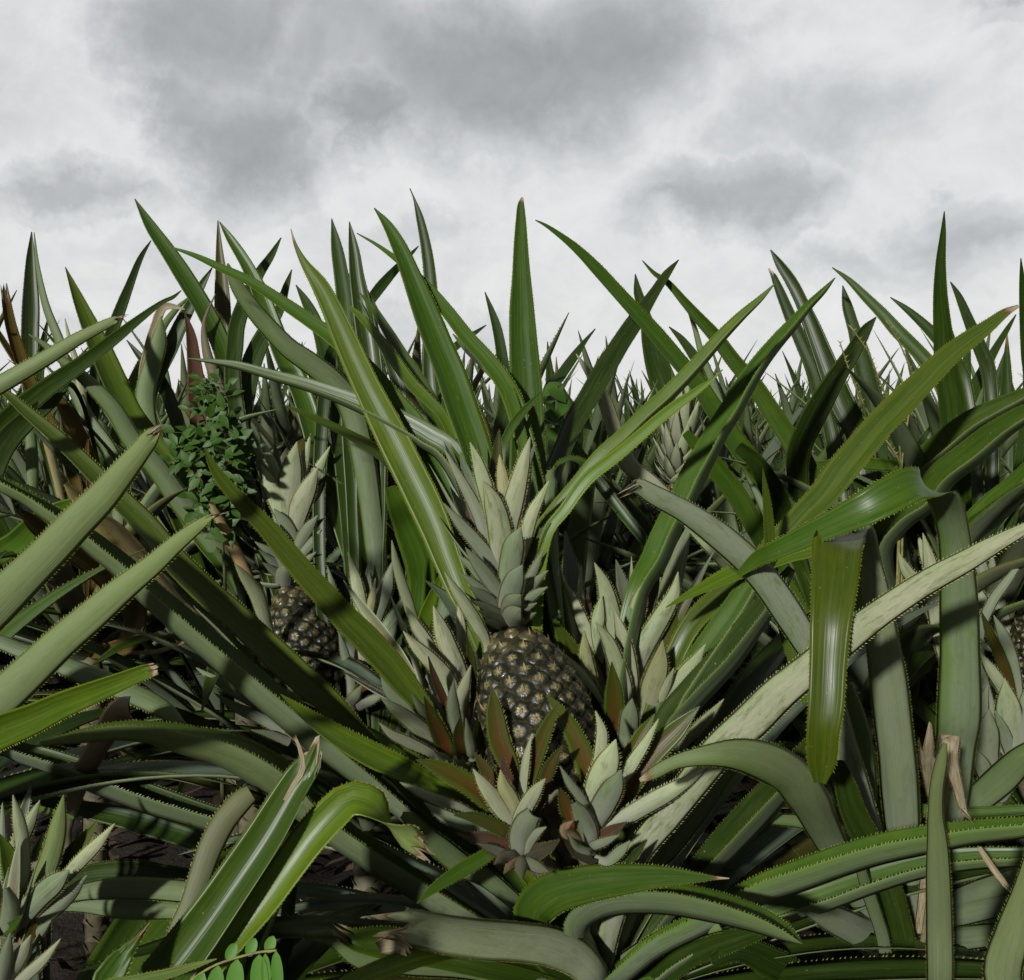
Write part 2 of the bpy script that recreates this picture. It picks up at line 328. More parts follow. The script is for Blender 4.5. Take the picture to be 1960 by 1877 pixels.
def leaf_mesh(P, W, N0, arc=70., roll=0., teeth=.0034, tlen=.0014, dry=None, broken=0., seg=8, step=.012, fit=False, thick=.0013, wav=.03, seed=0, keel=0.):
    """P centreline (n,3) base first, W widths, N0 directions the upper side looks to"""
    r_ = np.random.default_rng(seed)
    D = np.concatenate([P, np.asarray(W)[:, None], N0, (np.zeros(len(P)) if dry is None else np.asarray(dry))[:, None]], axis=1)
    L = np.linalg.norm(np.diff(P, axis=0), axis=1).sum()
    n = int(max(8, min(110, L/step)))
    Q = catmull(D, n); P = Q[:, :3]; W = np.maximum(Q[:, 3], .0008); N = Q[:, 4:7]; dr = np.clip(Q[:, 7], 0, 1.5)
    seglen = np.linalg.norm(np.diff(P, axis=0), axis=1); s = np.concatenate([[0], np.cumsum(seglen)]); v01 = s/s[-1]
    T = unit(np.gradient(P, axis=0)); N = unit(N-T*(N*T).sum(1, keepdims=True)); S = np.cross(T, N)
    W = W*(1-.35*np.clip((v01-.80)/.2, 0, 1)**2*(1-v01)*5)
    ph = r_.uniform(0, 6, 4)
    if wav: 
        W = W*(1+wav*np.sin(s*38+ph[0])*np.sin(s*17+ph[1]))
        rl = np.radians(np.broadcast_to(roll, (n,)) + wav*150*np.sin(s*9+ph[2]))
    else: rl = np.radians(np.broadcast_to(roll, (n,)))
    c, q = np.cos(rl)[:, None], np.sin(rl)[:, None]
    S, N = S*c+N*q, N*c-S*q
    h = np.radians(arc)/2; th = np.linspace(-h, h, seg+1); k = 2*math.sin(min(h, math.pi/2))
    cx = np.sin(th)/k; cy = (1-np.cos(th))/k
    if keel: cy = cy*(1-keel)+np.abs(cx)*keel*math.tan(h/2)
    cy = cy-cy.mean()
    if fit:
        a0 = math.radians(float(np.mean(roll)))
        e = cx*math.cos(a0)-cy*math.sin(a0); ext = e.max()-e.min(); W = W/max(ext, .35)
        P = P-(S*math.cos(a0)-N*math.sin(a0))*(((e.max()+e.min())/2)*W)[:, None]*1.0
    top = P[:, None]+S[:, None]*(cx[None, :, None]*W[:, None, None])+N[:, None]*(cy[None, :, None]*W[:, None, None])
    nl = -np.sin(th)[None, :, None]*S[:, None]+np.cos(th)[None, :, None]*N[:, None]
    tt = thick*np.minimum(1, W/.02)[:, None]*(1-(np.abs(np.linspace(-1, 1, seg+1))**2)[None])
    bot = top-nl*tt[:, :, None]
    if broken:
        nb = 3
        jag = r_.uniform(-1, 1, seg+1)*broken
        for i in range(nb):
            f = (i+1)/nb
            top[-nb+i] += T[-nb+i]*(jag*f)[:, None]; bot[-nb+i] += T[-nb+i]*(jag*f)[:, None]
            curl = (jag*.6*f)[:, None]
            top[-nb+i] += N[-nb+i]*curl; bot[-nb+i] += N[-nb+i]*curl
    m = seg
    V = np.concatenate([top.reshape(-1, 3), bot[:, 1:-1].reshape(-1, 3)])
    nt = n*(m+1)
    ti = np.arange(nt).reshape(n, m+1)
    bi = np.concatenate([ti[:, :1], nt+np.arange(n*(m-1)).reshape(n, m-1), ti[:, -1:]], axis=1)
    F = np.concatenate([np.stack([ti[:-1, :-1], ti[:-1, 1:], ti[1:, 1:], ti[1:, :-1]], -1).reshape(-1, 4)[:, ::-1],
                        np.stack([bi[:-1, :-1], bi[:-1, 1:], bi[1:, 1:], bi[1:, :-1]], -1).reshape(-1, 4)])
    F = F[:, ::-1]
    nf = (n-1)*m
    mi = [0]*nf+[1]*nf
    us = np.linspace(0, 1, m+1)
    U = np.concatenate([np.tile(us, n), np.tile(us[1:-1], n)]); Vv = np.concatenate([np.repeat(s, m+1), np.repeat(s, m-1)])
    A1 = np.concatenate([np.repeat(v01, m+1), np.repeat(v01, m-1)])
    drt = dr[:, None]*np.ones(m+1)[None]
    DR = np.concatenate([drt.reshape(-1), drt[:, 1:-1].reshape(-1)])
    F = F.tolist()
    if teeth:
        TV, TF = [], []; base = len(V)
        for side in (0, 1):
            e = top[:, 0 if side == 0 else m]; out = (-1 if side == 0 else 1)*(math.cos(h)*S+(1 if side else -1)*math.sin(h)*N)
            if side == 0: out = -(math.cos(h)*S-math.sin(h)*N)
            else: out = math.cos(h)*S+math.sin(h)*N
            pos = np.arange(s[-1]*.06, s[-1]*.985, teeth); pos = pos+r_.uniform(-.25, .25, len(pos))*teeth
            for p in pos:
                i = min(n-2, int(np.searchsorted(s, p)-1)); i = max(i, 0)
                f = (p-s[i])/max(s[i+1]-s[i], 1e-6); a = e[i]*(1-f)+e[i+1]*f; tv = T[i]
                l = tlen*min(1, .35+W[i]/.03)*r_.uniform(.7, 1.25)
                TV += [a-tv*l*.55-out[i]*.0003, a+tv*l*.55-out[i]*.0003, a+out[i]*l+tv*l*.95]
                TF.append([base, base+1, base+2]); base += 3
        if TV:
            V = np.concatenate([V, np.array(TV)]); k_ = len(TV)
            F += TF; mi += [2]*len(TF)
            U = np.concatenate([U, np.zeros(k_)]); Vv = np.concatenate([Vv, np.zeros(k_)]); A1 = np.concatenate([A1, np.zeros(k_)]); DR = np.concatenate([DR, np.zeros(k_)])
    return V, F, mi, np.stack([U, Vv], 1), A1, DR

CNT = [0]
def add_leaf(parent, P, W, N0, color, red=0., name='leaf', **kw):
    CNT[0] += 1; kw.setdefault('seed', CNT[0])
    V, F, mi, uv, A1, DR = leaf_mesh(P, W, N0, **kw)
    V = V-origin_of(parent)
    me = mesh_from(name, V, F, LM, mi, uv, {'v01': A1, 'dry': DR})
    j = rng.uniform(.82, 1.2); g = rng.uniform(.93, 1.08)
    return link_mesh(name, me, parent, (color[0]*j, color[1]*j*g, color[2]*j, red))

# ------------------------------------------------------------------ leaves read off the photograph, each with its own distance
def traced(parent, core, spec, name='leaf', teeth=.0034, arc0=70., red0=0., root=True, step=.012, ws=1.0):
    """spec: crop face tipdist basedist opts | x,y,w x,y,w ...   (tip first)"""
    head, pts = spec.split('|'); h = head.split()
    crop, face, d1, d0 = h[0], h[1], float(h[2]), float(h[3])
    o = {'st': step, 'ws': ws, 'c': 'g', 'A': arc0, 'r': 0., 'br': 0., 'red': red0, 'dry': 0., 'tip': 0., 'root': 1., 'w0': .85, 'e': 0., 'bd': 0., 'k': 0., 'fl': 0.}
    for x in h[4:]:
        k, v = x.split('='); o[k] = v if k == 'c' else float(v)
    f0 = 1.0 if face == 't' else -1.0
    if o['fl']:                                             # share of the near flank's outside that shows, by side
        a_ = abs(o['fl'])/100; o['A'] = 200.; o['k'] = .85; o['r'] = math.copysign(46+46*a_, o['fl'])
    rows = []
    cr = crop
    for p in pts.split():
        if len(p) > 1 and p[1] == ':': cr = p[0]; p = p[2:]
        v = [float(x) for x in p.split(',')]
        if len(v) == 2: v.append(5.)
        if len(v) == 3: v.append(f0)
        X, Y = cxy(cr, v[0], v[1]); dd = v[4] if len(v) > 4 else -1
        rows.append([X, Y, v[2]*K, v[3], dd])
    rows = rows[::-1]
    rows = np.array(rows)
    l = np.concatenate([[0], np.cumsum(np.hypot(*np.diff(rows[:, :2], axis=0).T))]); l /= max(l[-1], 1e-6)
    dist = d0+(d1-d0)*l
    if o['bd']: dist = dist - o['bd']*4*l*(1-l)             # bows towards the camera
    dist = np.where(rows[:, 4] > 0, rows[:, 4], dist)
    P = np.array([at(x, y, d) for x, y, d in zip(rows[:, 0], rows[:, 1], dist)])
    W = rows[:, 2]*0.5224*dist/F_PX*ws
    f = rows[:, 3]
    if root and o['root'] and core is not None:
        c = np.asarray(core, float)
        g = P[0]-c; L = np.linalg.norm(g)
        if L > .02:
            if L > .14:
                t0 = unit(P[1]-P[0]); mid = c+g*.55+(-t0*L*.10)
                P = np.vstack([c, mid, P]); W = np.concatenate([[W[0]*o['w0']*.8, W[0]*o['w0']], W]); f = np.concatenate([[f[0]]*2, f])
            else:
                P = np.vstack([c, P]); W = np.concatenate([[W[0]*o['w0']], W]); f = np.concatenate([[f[0]], f])
    V = unit(CAM-P); up = np.array([0, 0, 1.0])
    N0 = V*f[:, None]+up*(1-np.abs(f))[:, None]
    n = len(P); dry = np.zeros(n)+o['dry']
    if o['tip']: dry[-1] = o['tip']; dry[-2] = max(dry[-2], o['tip']*.35) if o['tip'] > .7 else dry[-2]
    if o['br']: dry[-1] = .9
    return add_leaf(parent, P, W, N0, PAL[o['c']], red=o['red'], name=name, arc=o['A'], roll=o['r'], broken=o['br']*.01,
                    dry=dry, fit=True, step=step, teeth=teeth, tlen=.00155 if ws == 1.0 else .0021, keel=o['k'] if ws == 1.0 else .45)

# ------------------------------------------------------------------ leaves that grow freely
def grow(core, az, e0, length, width, bend, wob=0., tw=0.):
    """a leaf as (P, W, N0): leaves the core at azimuth az and elevation e0 and arches over"""
    n = 9; s = np.linspace(0, 1, n); e = e0-bend*s**1.6; a = az+wob*s
    dx = np.cos(e)*np.cos(a); dy = np.cos(e)*np.sin(a); dz = np.sin(e)
    T = np.stack([dx, dy, dz], 1); P = core+np.concatenate([[np.zeros(3)], np.cumsum((T[:-1]+T[1:])/2*length/(n-1), axis=0)])
    N = np.stack([-np.sin(e)*np.cos(a+tw*s), -np.sin(e)*np.sin(a+tw*s), np.cos(e)], 1)
    W = width*np.array([.8, .95, 1.0, 1.0, .96, .86, .68, .42, .04])
    return P, W, N
def tube(pts, rad, sides=6):
    pts = np.asarray(pts, float); n = len(pts); rad = np.broadcast_to(rad, (n,))
    T = unit(np.gradient(pts, axis=0)); ref = np.array([.3, .9, .1]); A = unit(np.cross(T, ref)); B = np.cross(T, A)
    V = []; F = []
    for i in range(n):
        for j in range(sides):
            a = 2*math.pi*j/sides; V.append(pts[i]+rad[i]*(A[i]*math.cos(a)+B[i]*math.sin(a)))
    for i in range(n-1):
        for j in range(sides):
            k = (j+1) % sides; F.append([i*sides+j, i*sides+k, (i+1)*sides+k, (i+1)*sides+j])
    F.append([j for j in range(sides)][::-1]); F.append([(n-1)*sides+j for j in range(sides)])
    return V, F
def part(name, V, F, mat, parent, smooth=True, **kw):
    me = mesh_from(name, np.asarray(V)-(origin_of(parent) if parent is not None else 0), F, [mat], smooth=smooth, **kw)
    return link_mesh(name, me, parent)
def scaly_tube(name, pts, rad, parent):
    """stem wrapped in short pointed scales"""
    V, F = tube(pts, rad, 8); V = [np.array(v) for v in V]
    pts = np.asarray(pts, float); L = np.linalg.norm(np.diff(pts, axis=0), axis=1).sum(); r0 = float(np.mean(rad))
    for i in range(int(L/.006)):
        f = (i+.5)/max(1, int(L/.006)); k = f*(len(pts)-1); a_ = int(min(k, len(pts)-2)); p = pts[a_]*(1-(k-a_))+pts[a_+1]*(k-a_)
        T = unit(pts[a_+1]-pts[a_]); A = unit(np.cross(T, [.3, .9, .1])); B = np.cross(T, A); an = i*2.4
        o = A*math.cos(an)+B*math.sin(an); s_ = np.cross(T, o); b = len(V)
        V += [p+o*r0*.9-s_*r0*.7, p+o*r0*.9+s_*r0*.7, p+o*(r0*1.25)+T*.016, p+o*(r0*1.05)+T*.002]
        F += [[b, b+3, b+2], [b+3, b+1, b+2]]
    return part(name, V, F, M_STEM, parent)

# ------------------------------------------------------------------ fruit
def fruit_mesh(top, bottom, rmax, n_eyes=130, prof=(.55, 1.0, .86), seed=3):
    top = np.array(top, float); bottom = np.array(bottom, float); ax = top-bottom; H = np.linalg.norm(ax); Z = ax/H
    X = unit(np.cross(Z, [0, 1.0, 0.2])); Y = np.cross(Z, X)
    r_ = np.random.default_rng(seed)
    def rad(t):                                              # t from the bottom 0 to the top 1
        return rmax*(max(0, 1-abs((t-.42)/.60)**2.5))**.5*(1-.26*max(0, t-.45)*1.8)
    V, F, uv, mi, ripe = [], [], [], [], []
    nz, na = 18, 32
    for i in range(nz+1):
        t = .01+.98*i/nz; r = rad(t)*.955
        for j in range(na):
            a = 2*math.pi*j/na; V.append(bottom+Z*H*t+r*(X*math.cos(a)+Y*math.sin(a))); uv.append((.9, 0)); ripe.append(0)
    for i in range(nz):
        for j in range(na):
            k = (j+1) % na; F.append([i*na+j, i*na+k, (i+1)*na+k, (i+1)*na+j]); mi.append(1)
    F.append(list(range(na))[::-1]); mi.append(1); F.append([nz*na+j for j in range(na)]); mi.append(1)
    # equal-area heights for the spiral
    ts = np.linspace(0.03, .975, 400); rr = np.array([rad(t) for t in ts]); cum = np.cumsum(rr); cum /= cum[-1]
    cell = math.sqrt(2*math.pi*np.mean(rr)*H*.95/n_eyes)
    for i in range(n_eyes):
        t = float(np.interp((i+.5)/n_eyes, cum, ts)); a = i*2.399963+.4; r = rad(t); dr = (rad(min(t+.01, 1))-rad(t-.01))/(.02*H)
        c0 = bottom+Z*H*t; o = X*math.cos(a)+Y*math.sin(a); n = unit(o-Z*dr); tx = np.cross(Z, o); ty = np.cross(n, tx)
        if ty @ Z < 0: ty = -ty
        sz = cell*.64*(1 if t < .82 else max(.62, 1-(t-.82)*2.1)); sz *= r_.uniform(.90, 1.08); a += r_.uniform(-.03, .03)
        sc0 = sz/.0125; P0 = c0+o*r*.965; b = len(V); seg = 12; rings = (0.0, .16, .34, .60, .82, 1.0)
        hs = (.0, .0040, .0040, .0036, .0022, -.0014); V.append(P0+n*.0036*sc0); uv.append((0, 0)); rv = min(1, max(0, t)); rp = rv; ripe.append(rp)
        sc = sz/.0125
        for q in range(1, 6):
            for j in range(seg):
                g = 2*math.pi*j/seg; hexr = 1-.06*math.cos(6*g) ; wv = 1+r_.uniform(-.06, .06)
                x = rings[q]*sz*math.cos(g)*hexr*wv*1.06; y = rings[q]*sz*math.sin(g)*hexr*wv*.93
                p = P0+tx*x+ty*y+n*(hs[q]*sc+.0006*math.sin(g*5+i)*(q in (2, 3)))
                p = p-o*((x*x)/(2*max(r, .01)))*.9
                V.append(p); uv.append((rings[q], j/seg if j <= seg//2 else 1-j/seg)); ripe.append(rp)
        for j in range(seg): F.append([b, b+1+j, b+1+(j+1) % seg]); mi.append(0)
        for q in range(4):
            for j in range(seg):
                k = (j+1) % seg; F.append([b+1+q*seg+j, b+1+(q+1)*seg+j, b+1+(q+1)*seg+k, b+1+q*seg+k]); mi.append(0)
        # the star of dried flower tips and the pointed bract under it
        for s_ in range(5):
            g = s_*1.2566+r_.uniform(-.3, .3)+i; l = r_.uniform(.0022, .0036)*sc; w = .0009*sc
            dirn = tx*math.cos(g)+ty*math.sin(g); b = len(V); si = np.cross(n, dirn)
            V += [P0+n*.0034*sc+si*w, P0+n*.0034*sc-si*w, P0+n*.0052*sc+dirn*l]; uv += [(.1, 0)]*3; ripe += [rp]*3; F.append([b, b+1, b+2]); mi.append(2)
        l = r_.uniform(.006, .0095)*sc*(1 if r_.random() < .8 else 1.3); w = .0016*sc; b = len(V); up = r_.uniform(.5, .9)
        Pb = P0-ty*.0030*sc+n*.0036*sc
        tipp = Pb+n*l*.62+ty*l*up+tx*r_.uniform(-.002, .002)
        V += [Pb-tx*w*1.4, Pb+tx*w*1.4, Pb+n*.0016, Pb+n*l*.40+ty*l*up*.35, tipp]; uv += [(.1, 0)]*5; ripe += [rp]*5
        F += [[b, b+1, b+3], [b+1, b+4, b+3], [b, b+3, b+4], [b, b+2, b+4], [b+2, b+1, b+4]]; mi += [2]*5
    return V, F, uv, mi, ripe
def add_fruit(parent, top, bottom, rmax, n_eyes=130, seed=3):
    V, F, uv, mi, ripe = fruit_mesh(top, bottom, rmax, n_eyes, seed=seed)
    me = mesh_from('fruit', np.array(V)-origin_of(parent), F, [M_EYE, M_RIND, M_THORN], mi, uv, {'ripe': ripe})
    return link_mesh('fruit', me, parent)
def add_crown(fruit, core, axis, h, n, teeth=.0035, skip_front=False, color='s', seed=1, wide=1.0, red=.35, name='crown_leaf'):
    r_ = np.random.default_rng(seed); Z = unit(np.array(axis, float)); X = unit(np.cross(Z, [0, 1., .1])); Y = np.cross(Z, X)
    out = []
    for i in range(n):
        f = i/(n-1.0); a = i*2.399963+seed; o = X*math.cos(a)+Y*math.sin(a)
        if skip_front and (o @ np.array([0, -1., 0])) > .15: continue
        el = R(18+62*f**.8)+r_.uniform(-.08, .08); ln = h*(.22+.50*f**.9)*r_.uniform(.9, 1.1); w = wide*h*(.115+.02*math.sin(f*3.1))
        m = 6; s = np.linspace(0, 1, m); e = el+.45*(1-f)*(s-.3)*1.6+.1*np.sin(s*3)
        T = np.cos(e)[:, None]*o+np.sin(e)[:, None]*Z; N = -np.sin(e)[:, None]*o+np.cos(e)[:, None]*Z
        base = core+Z*h*.52*f**1.1+o*h*.03
        P = base+np.concatenate([[np.zeros(3)], np.cumsum((T[:-1]+T[1:])/2*ln/(m-1), axis=0)])
        W = w*np.array([.8, 1.0, .98, .80, .48, .04])
        out.append(add_leaf(fruit, P, W, N, PAL[color], red=red, name=name, arc=62, teeth=teeth, tlen=.0014, step=.005, seg=6, dry=np.zeros(m), wav=0.02))
    return out
# ------------------------------------------------------------------ the plants near the camera
def plant_root(core, label, group='pineapple plants close to the camera'):
    e = empty('pineapple_plant', (core[0], core[1], 0.0), label, 'pineapple plant', group)
    scaly_tube('stem', [np.array([core[0], core[1], -.02]), np.array([core[0]+.005, core[1], core[2]*.5]), core+np.array([0, 0, .02])], .022, e)
    return e
def batch(parent, core, text, **kw):
    for ln in text.strip().splitlines():
        ln = ln.strip()
        if ln and ln[0] != '#': traced(parent, core, ln, **kw)
def slip(plant, core, text, base=None, teeth=.003, fill_h=0):
    """a young side shoot: its short stem is the part, its leaves the sub-parts"""
    c = np.array(core, float); b = c+np.array([.0, .01, -.05]) if base is None else np.array(base, float)
    V, F = tube([b, (b+c)/2+np.array([.004, 0, 0]), c, c+unit(c-b)*.012], [.010, .012, .010, .004], 8)
    s = part('side_shoot', V, F, M_STEM, plant)
    batch(s, c, text, name='shoot_leaf', teeth=teeth, step=.004, ws=.92)
    if fill_h: add_crown(s, c+unit(c-b)*.004, c-b+np.array([0, .01, .02]), fill_h, 20, teeth=teeth, skip_front=True, seed=int(c[0]*1000) % 97, color='l', name='shoot_leaf', red=.6)
    return s

# --- the plant in the middle, carrying the large fruit
c0 = at(1150, 1900, 1.16)
P0 = plant_root(c0, 'pineapple plant in the middle with the large dark fruit facing the camera')
batch(P0, c0, '''
A t 1.42 1.25 c=g A=80 r=-18|820,325 950,370,26 1080,430,40 1230,500,50 1400,610,60 1560,720,70 1680,810,80 1800,930,90 B:360,1080,100 B:500,1260,110
B t 1.30 1.16 c=y A=85 r=10 tip=.9|-143,240 -120,320,18 -75,410,42 0,520,85 60,640,104 130,800,118 220,1000,132 320,1200,148 420,1400,158 E:500,385,160 E:560,520,152 E:620,680,138 E:680,830,122 E:760,1000,100
B t 1.36 1.20 c=g A=90 r=-14|265,138 330,220,45 390,330,75 440,450,95 500,600,120 570,780,140 640,950,150 700,1130,155 760,1300,150 E:800,270,140 E:850,500,120
B t 1.36 1.22 c=g A=100 tip=.8|992,86,10 985,120,32 985,200,52 985,350,78 988,500,98 990,650,120 997,800,137 1005,950,152 1010,1100,164 1015,1250,174 E:1015,300,180 E:1010,600,170
B t 1.38 1.24 c=g A=70 r=-10|180,262 280,320,18 400,410,34 500,500,52 620,640,65 720,770,72 820,880,80 900,990,88 960,1120,95
A t 1.30 1.22 fl=-28 c=g|920,875 1000,885,18 1150,905,42 1350,960,52 1500,1000,62 1700,1070,80 1820,1120,95 B:400,1190,118 B:520,1260,128 B:640,1350,135
B t 1.22 1.2 c=g A=70|1085,1040 1020,1110,35 960,1180,45 915,1260,45 890,1340,40
C t 1.16 1.14 c=v fl=22|740,508 670,580,30 580,660,47 480,760,58 400,850,65 300,960,71 200,1060,76 100,1150,78 0,1250,78 E:1380,170,78 E:1260,320,82 E:1140,470,88 E:1060,600,82
C t 1.12 1.12 c=v A=60 r=8|485,930 430,980,17 350,1040,38 250,1110,53 150,1190,58 60,1270,60 -60,1370,63 E:1310,290,65 E:1200,440,61 E:1110,570,56
C t 1.32 1.18 c=g fl=38|1035,480 980,540,30 900,620,45 830,700,62 750,790,72 670,890,84 590,1010,98 530,1120,104 460,1230,110 400,1340,116 340,1450,124 F:290,384,128 F:210,540,132 F:150,680,130 F:60,850,110
C t 1.26 1.16 c=y A=70 r=12 tip=1|1935,618,14 1870,650,42 1780,720,70 1680,790,92 1580,870,108 1480,970,118 1370,1080,128 1260,1190,134 1160,1310,138 1060,1430,142 970,1550,134 F:900,440,124 F:790,560,116 F:640,720,110 F:470,860,104 F:300,1050,100
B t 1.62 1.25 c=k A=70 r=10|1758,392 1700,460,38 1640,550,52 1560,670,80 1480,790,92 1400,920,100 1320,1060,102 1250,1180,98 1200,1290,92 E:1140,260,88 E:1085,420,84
B t 1.5 1.25 c=g A=75 r=10|195,555 260,630,35 330,740,50 400,860,65 470,980,85 540,1100,92 600,1220,92 660,1340,84
B t 1.46 1.25 c=y A=65 r=-15|125,605 200,670,35 300,790,50 370,890,60 450,1000,62 540,1090,56 620,1190,50
B t 1.5 1.25 c=g A=65|650,755 720,830,35 800,900,50 870,970,55 930,1040,55
B u 1.28 1.2 c=g A=60|1330,1480,20,1 1310,1410,45,1 1260,1375,52,.6 1200,1375,58,.2 1145,1430,66,-.5 1120,1520,70 E:1120,450,70
D t 1.10 1.16 c=y A=80 r=-14|-60,-180 30,-130,38 120,-50,60 250,60,76 370,170,86 480,280,94 600,400,104 720,520,114 850,680,122 1000,830,128 1150,960,134 1300,1100,138 1450,1240,140 1600,1370,126 1750,1530,96
D t .98 1.10 c=g fl=-62|-60,260 0,310,60 130,380,72 250,460,84 400,560,96 500,640,104 600,720,108 720,840,116 850,950,124 1000,1080,132 1200,1250,142 1400,1420,148 1560,1560,142 G:1700,500,124 G:1850,620,100
D t .95 1.08 c=y A=80 r=8|1003,135 1040,220,42 1100,310,64 1200,420,86 1300,520,98 1400,640,106 1500,760,114 1600,870,124 1700,980,130 1800,1080,134 1900,1190,134 1980,1290,124 2060,1390,96
G t .98 1.05 c=v A=95 r=-12|1375,170 1450,230,46 1560,310,88 1700,400,112 1850,480,124 1960,530,116 H:560,620,96 H:720,720,80
G t .90 1.06 c=y fl=-74|200,410,22 300,390,46 450,362,78 600,345,92 750,355,104 900,390,130 1100,440,154 1250,510,172 1400,610,174 1500,710,160 1620,820,140
H u 1.0 1.08 c=g A=60 r=10|400,760,30 440,780,70 500,850,98 600,930,110 700,1010,112 820,1075,90
H t .98 1.04 c=g A=60|475,1195 560,1120,50 680,1040,72 800,970,70 880,925,56
H t .93 1.06 c=g A=40 r=4 tip=1|2005,1072 1930,1070,20 1850,1068,52 1700,1062,94 1500,1075,138 1300,1100,176 1130,1150,196 1040,1240,190 1060,1380,150
H u .90 1.08 A=75 r=-8 br=1.6 c=l|345,1296,140 400,1302,170 500,1322,182 650,1350,184 800,1370,182 1000,1385,182 1150,1410,184 1270,1470,176 1350,1560,160
I t .84 1.10 c=g fl=66|875,1393 800,1345,60 680,1285,108 550,1240,132 400,1200,142 250,1172,144 100,1165,140 -30,1170,138 -140,1200,140 -225,1265,140 -235,1350,130 -190,1440,120
H t .98 1.05 c=g A=55 br=2.2|95,1330,40 160,1370,100 250,1380,140 400,1400,150 560,1440,130 800,1500,110
H t .80 .98 c=v A=70 r=-10|40,1640,60 160,1575,84 350,1500,100 500,1450,92 700,1425,70
G u .98 1.10 c=g A=60 r=15|1500,1350,40 1650,1370,90 H:200,1450,120 H:400,1475,130 H:700,1490,134 H:900,1530,134 H:1100,1610,100
I t .86 1.08 c=g fl=70|2150,795 1960,822,90 1700,848,112 1450,890,124 1250,930,132 1050,990,136 850,1060,136 700,1110,134 550,1180,124 400,1270,118 150,1400,112 -20,1540,100
I t .98 1.12 c=g fl=28|2200,930,40 1960,960,90 1700,970,104 1480,1000,110 1200,1080,122 1000,1150,132 800,1215,134 500,1330,122 250,1460,114 100,1570,100
F u .78 1.04 A=60 r=8 c=l|2200,410 2060,480,43 1960,535,62 1800,620,95 1650,705,114 1500,785,124 1350,880,132 1200,985,141 1050,1105,151 900,1225,162 750,1350,170 620,1480,172 I:470,440,167 I:340,600,155 I:200,780,144 I:60,960,129
I t 1.02 1.12 c=k fl=30|1000,300 900,440,90 750,620,140 620,760,158 480,910,160 380,1020,130
I u 1.08 1.14 c=g A=60|560,480,60 450,600,110 330,760,130 220,900,130 120,1020,110
I t 1.1 1.14 c=g fl=40|620,430,50 500,560,90 300,780,120 150,940,120
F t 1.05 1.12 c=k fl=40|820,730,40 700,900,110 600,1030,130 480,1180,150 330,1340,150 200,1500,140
F t 1.1 1.14 c=g fl=38|700,640,40 640,780,110 560,920,140 450,1080,150 330,1260,150 250,1400,140
H t 1.0 1.12 c=k A=70|2300,1290,40 2000,1380,100 1800,1450,120 1640,1560,120
H u 1.02 1.14 c=g A=70|1960,1290,80 1750,1345,100 1600,1425,110 1450,1540,110
''')
fr_top, fr_bot = at(977, 1203, 1.13), at(1063, 1515, 1.07)
ped = part('peduncle', *tube([c0, at(1130, 1760, 1.12), at(1085, 1610, 1.075), fr_bot+unit(fr_top-fr_bot)*.01], [.018, .016, .015, .016], 10), M_STEM, P0)
scaly_tube('peduncle_scales', [at(1100, 1680, 1.08), at(1085, 1600, 1.073), at(1072, 1545, 1.07)], .017, ped)
fruit0 = add_fruit(P0, fr_top, fr_bot, .0590, 158)
cc = at(975, 1195, 1.13)
add_crown(fruit0, cc+unit(fr_top-fr_bot)*.0, fr_top-fr_bot, .185, 34, skip_front=True, seed=2)
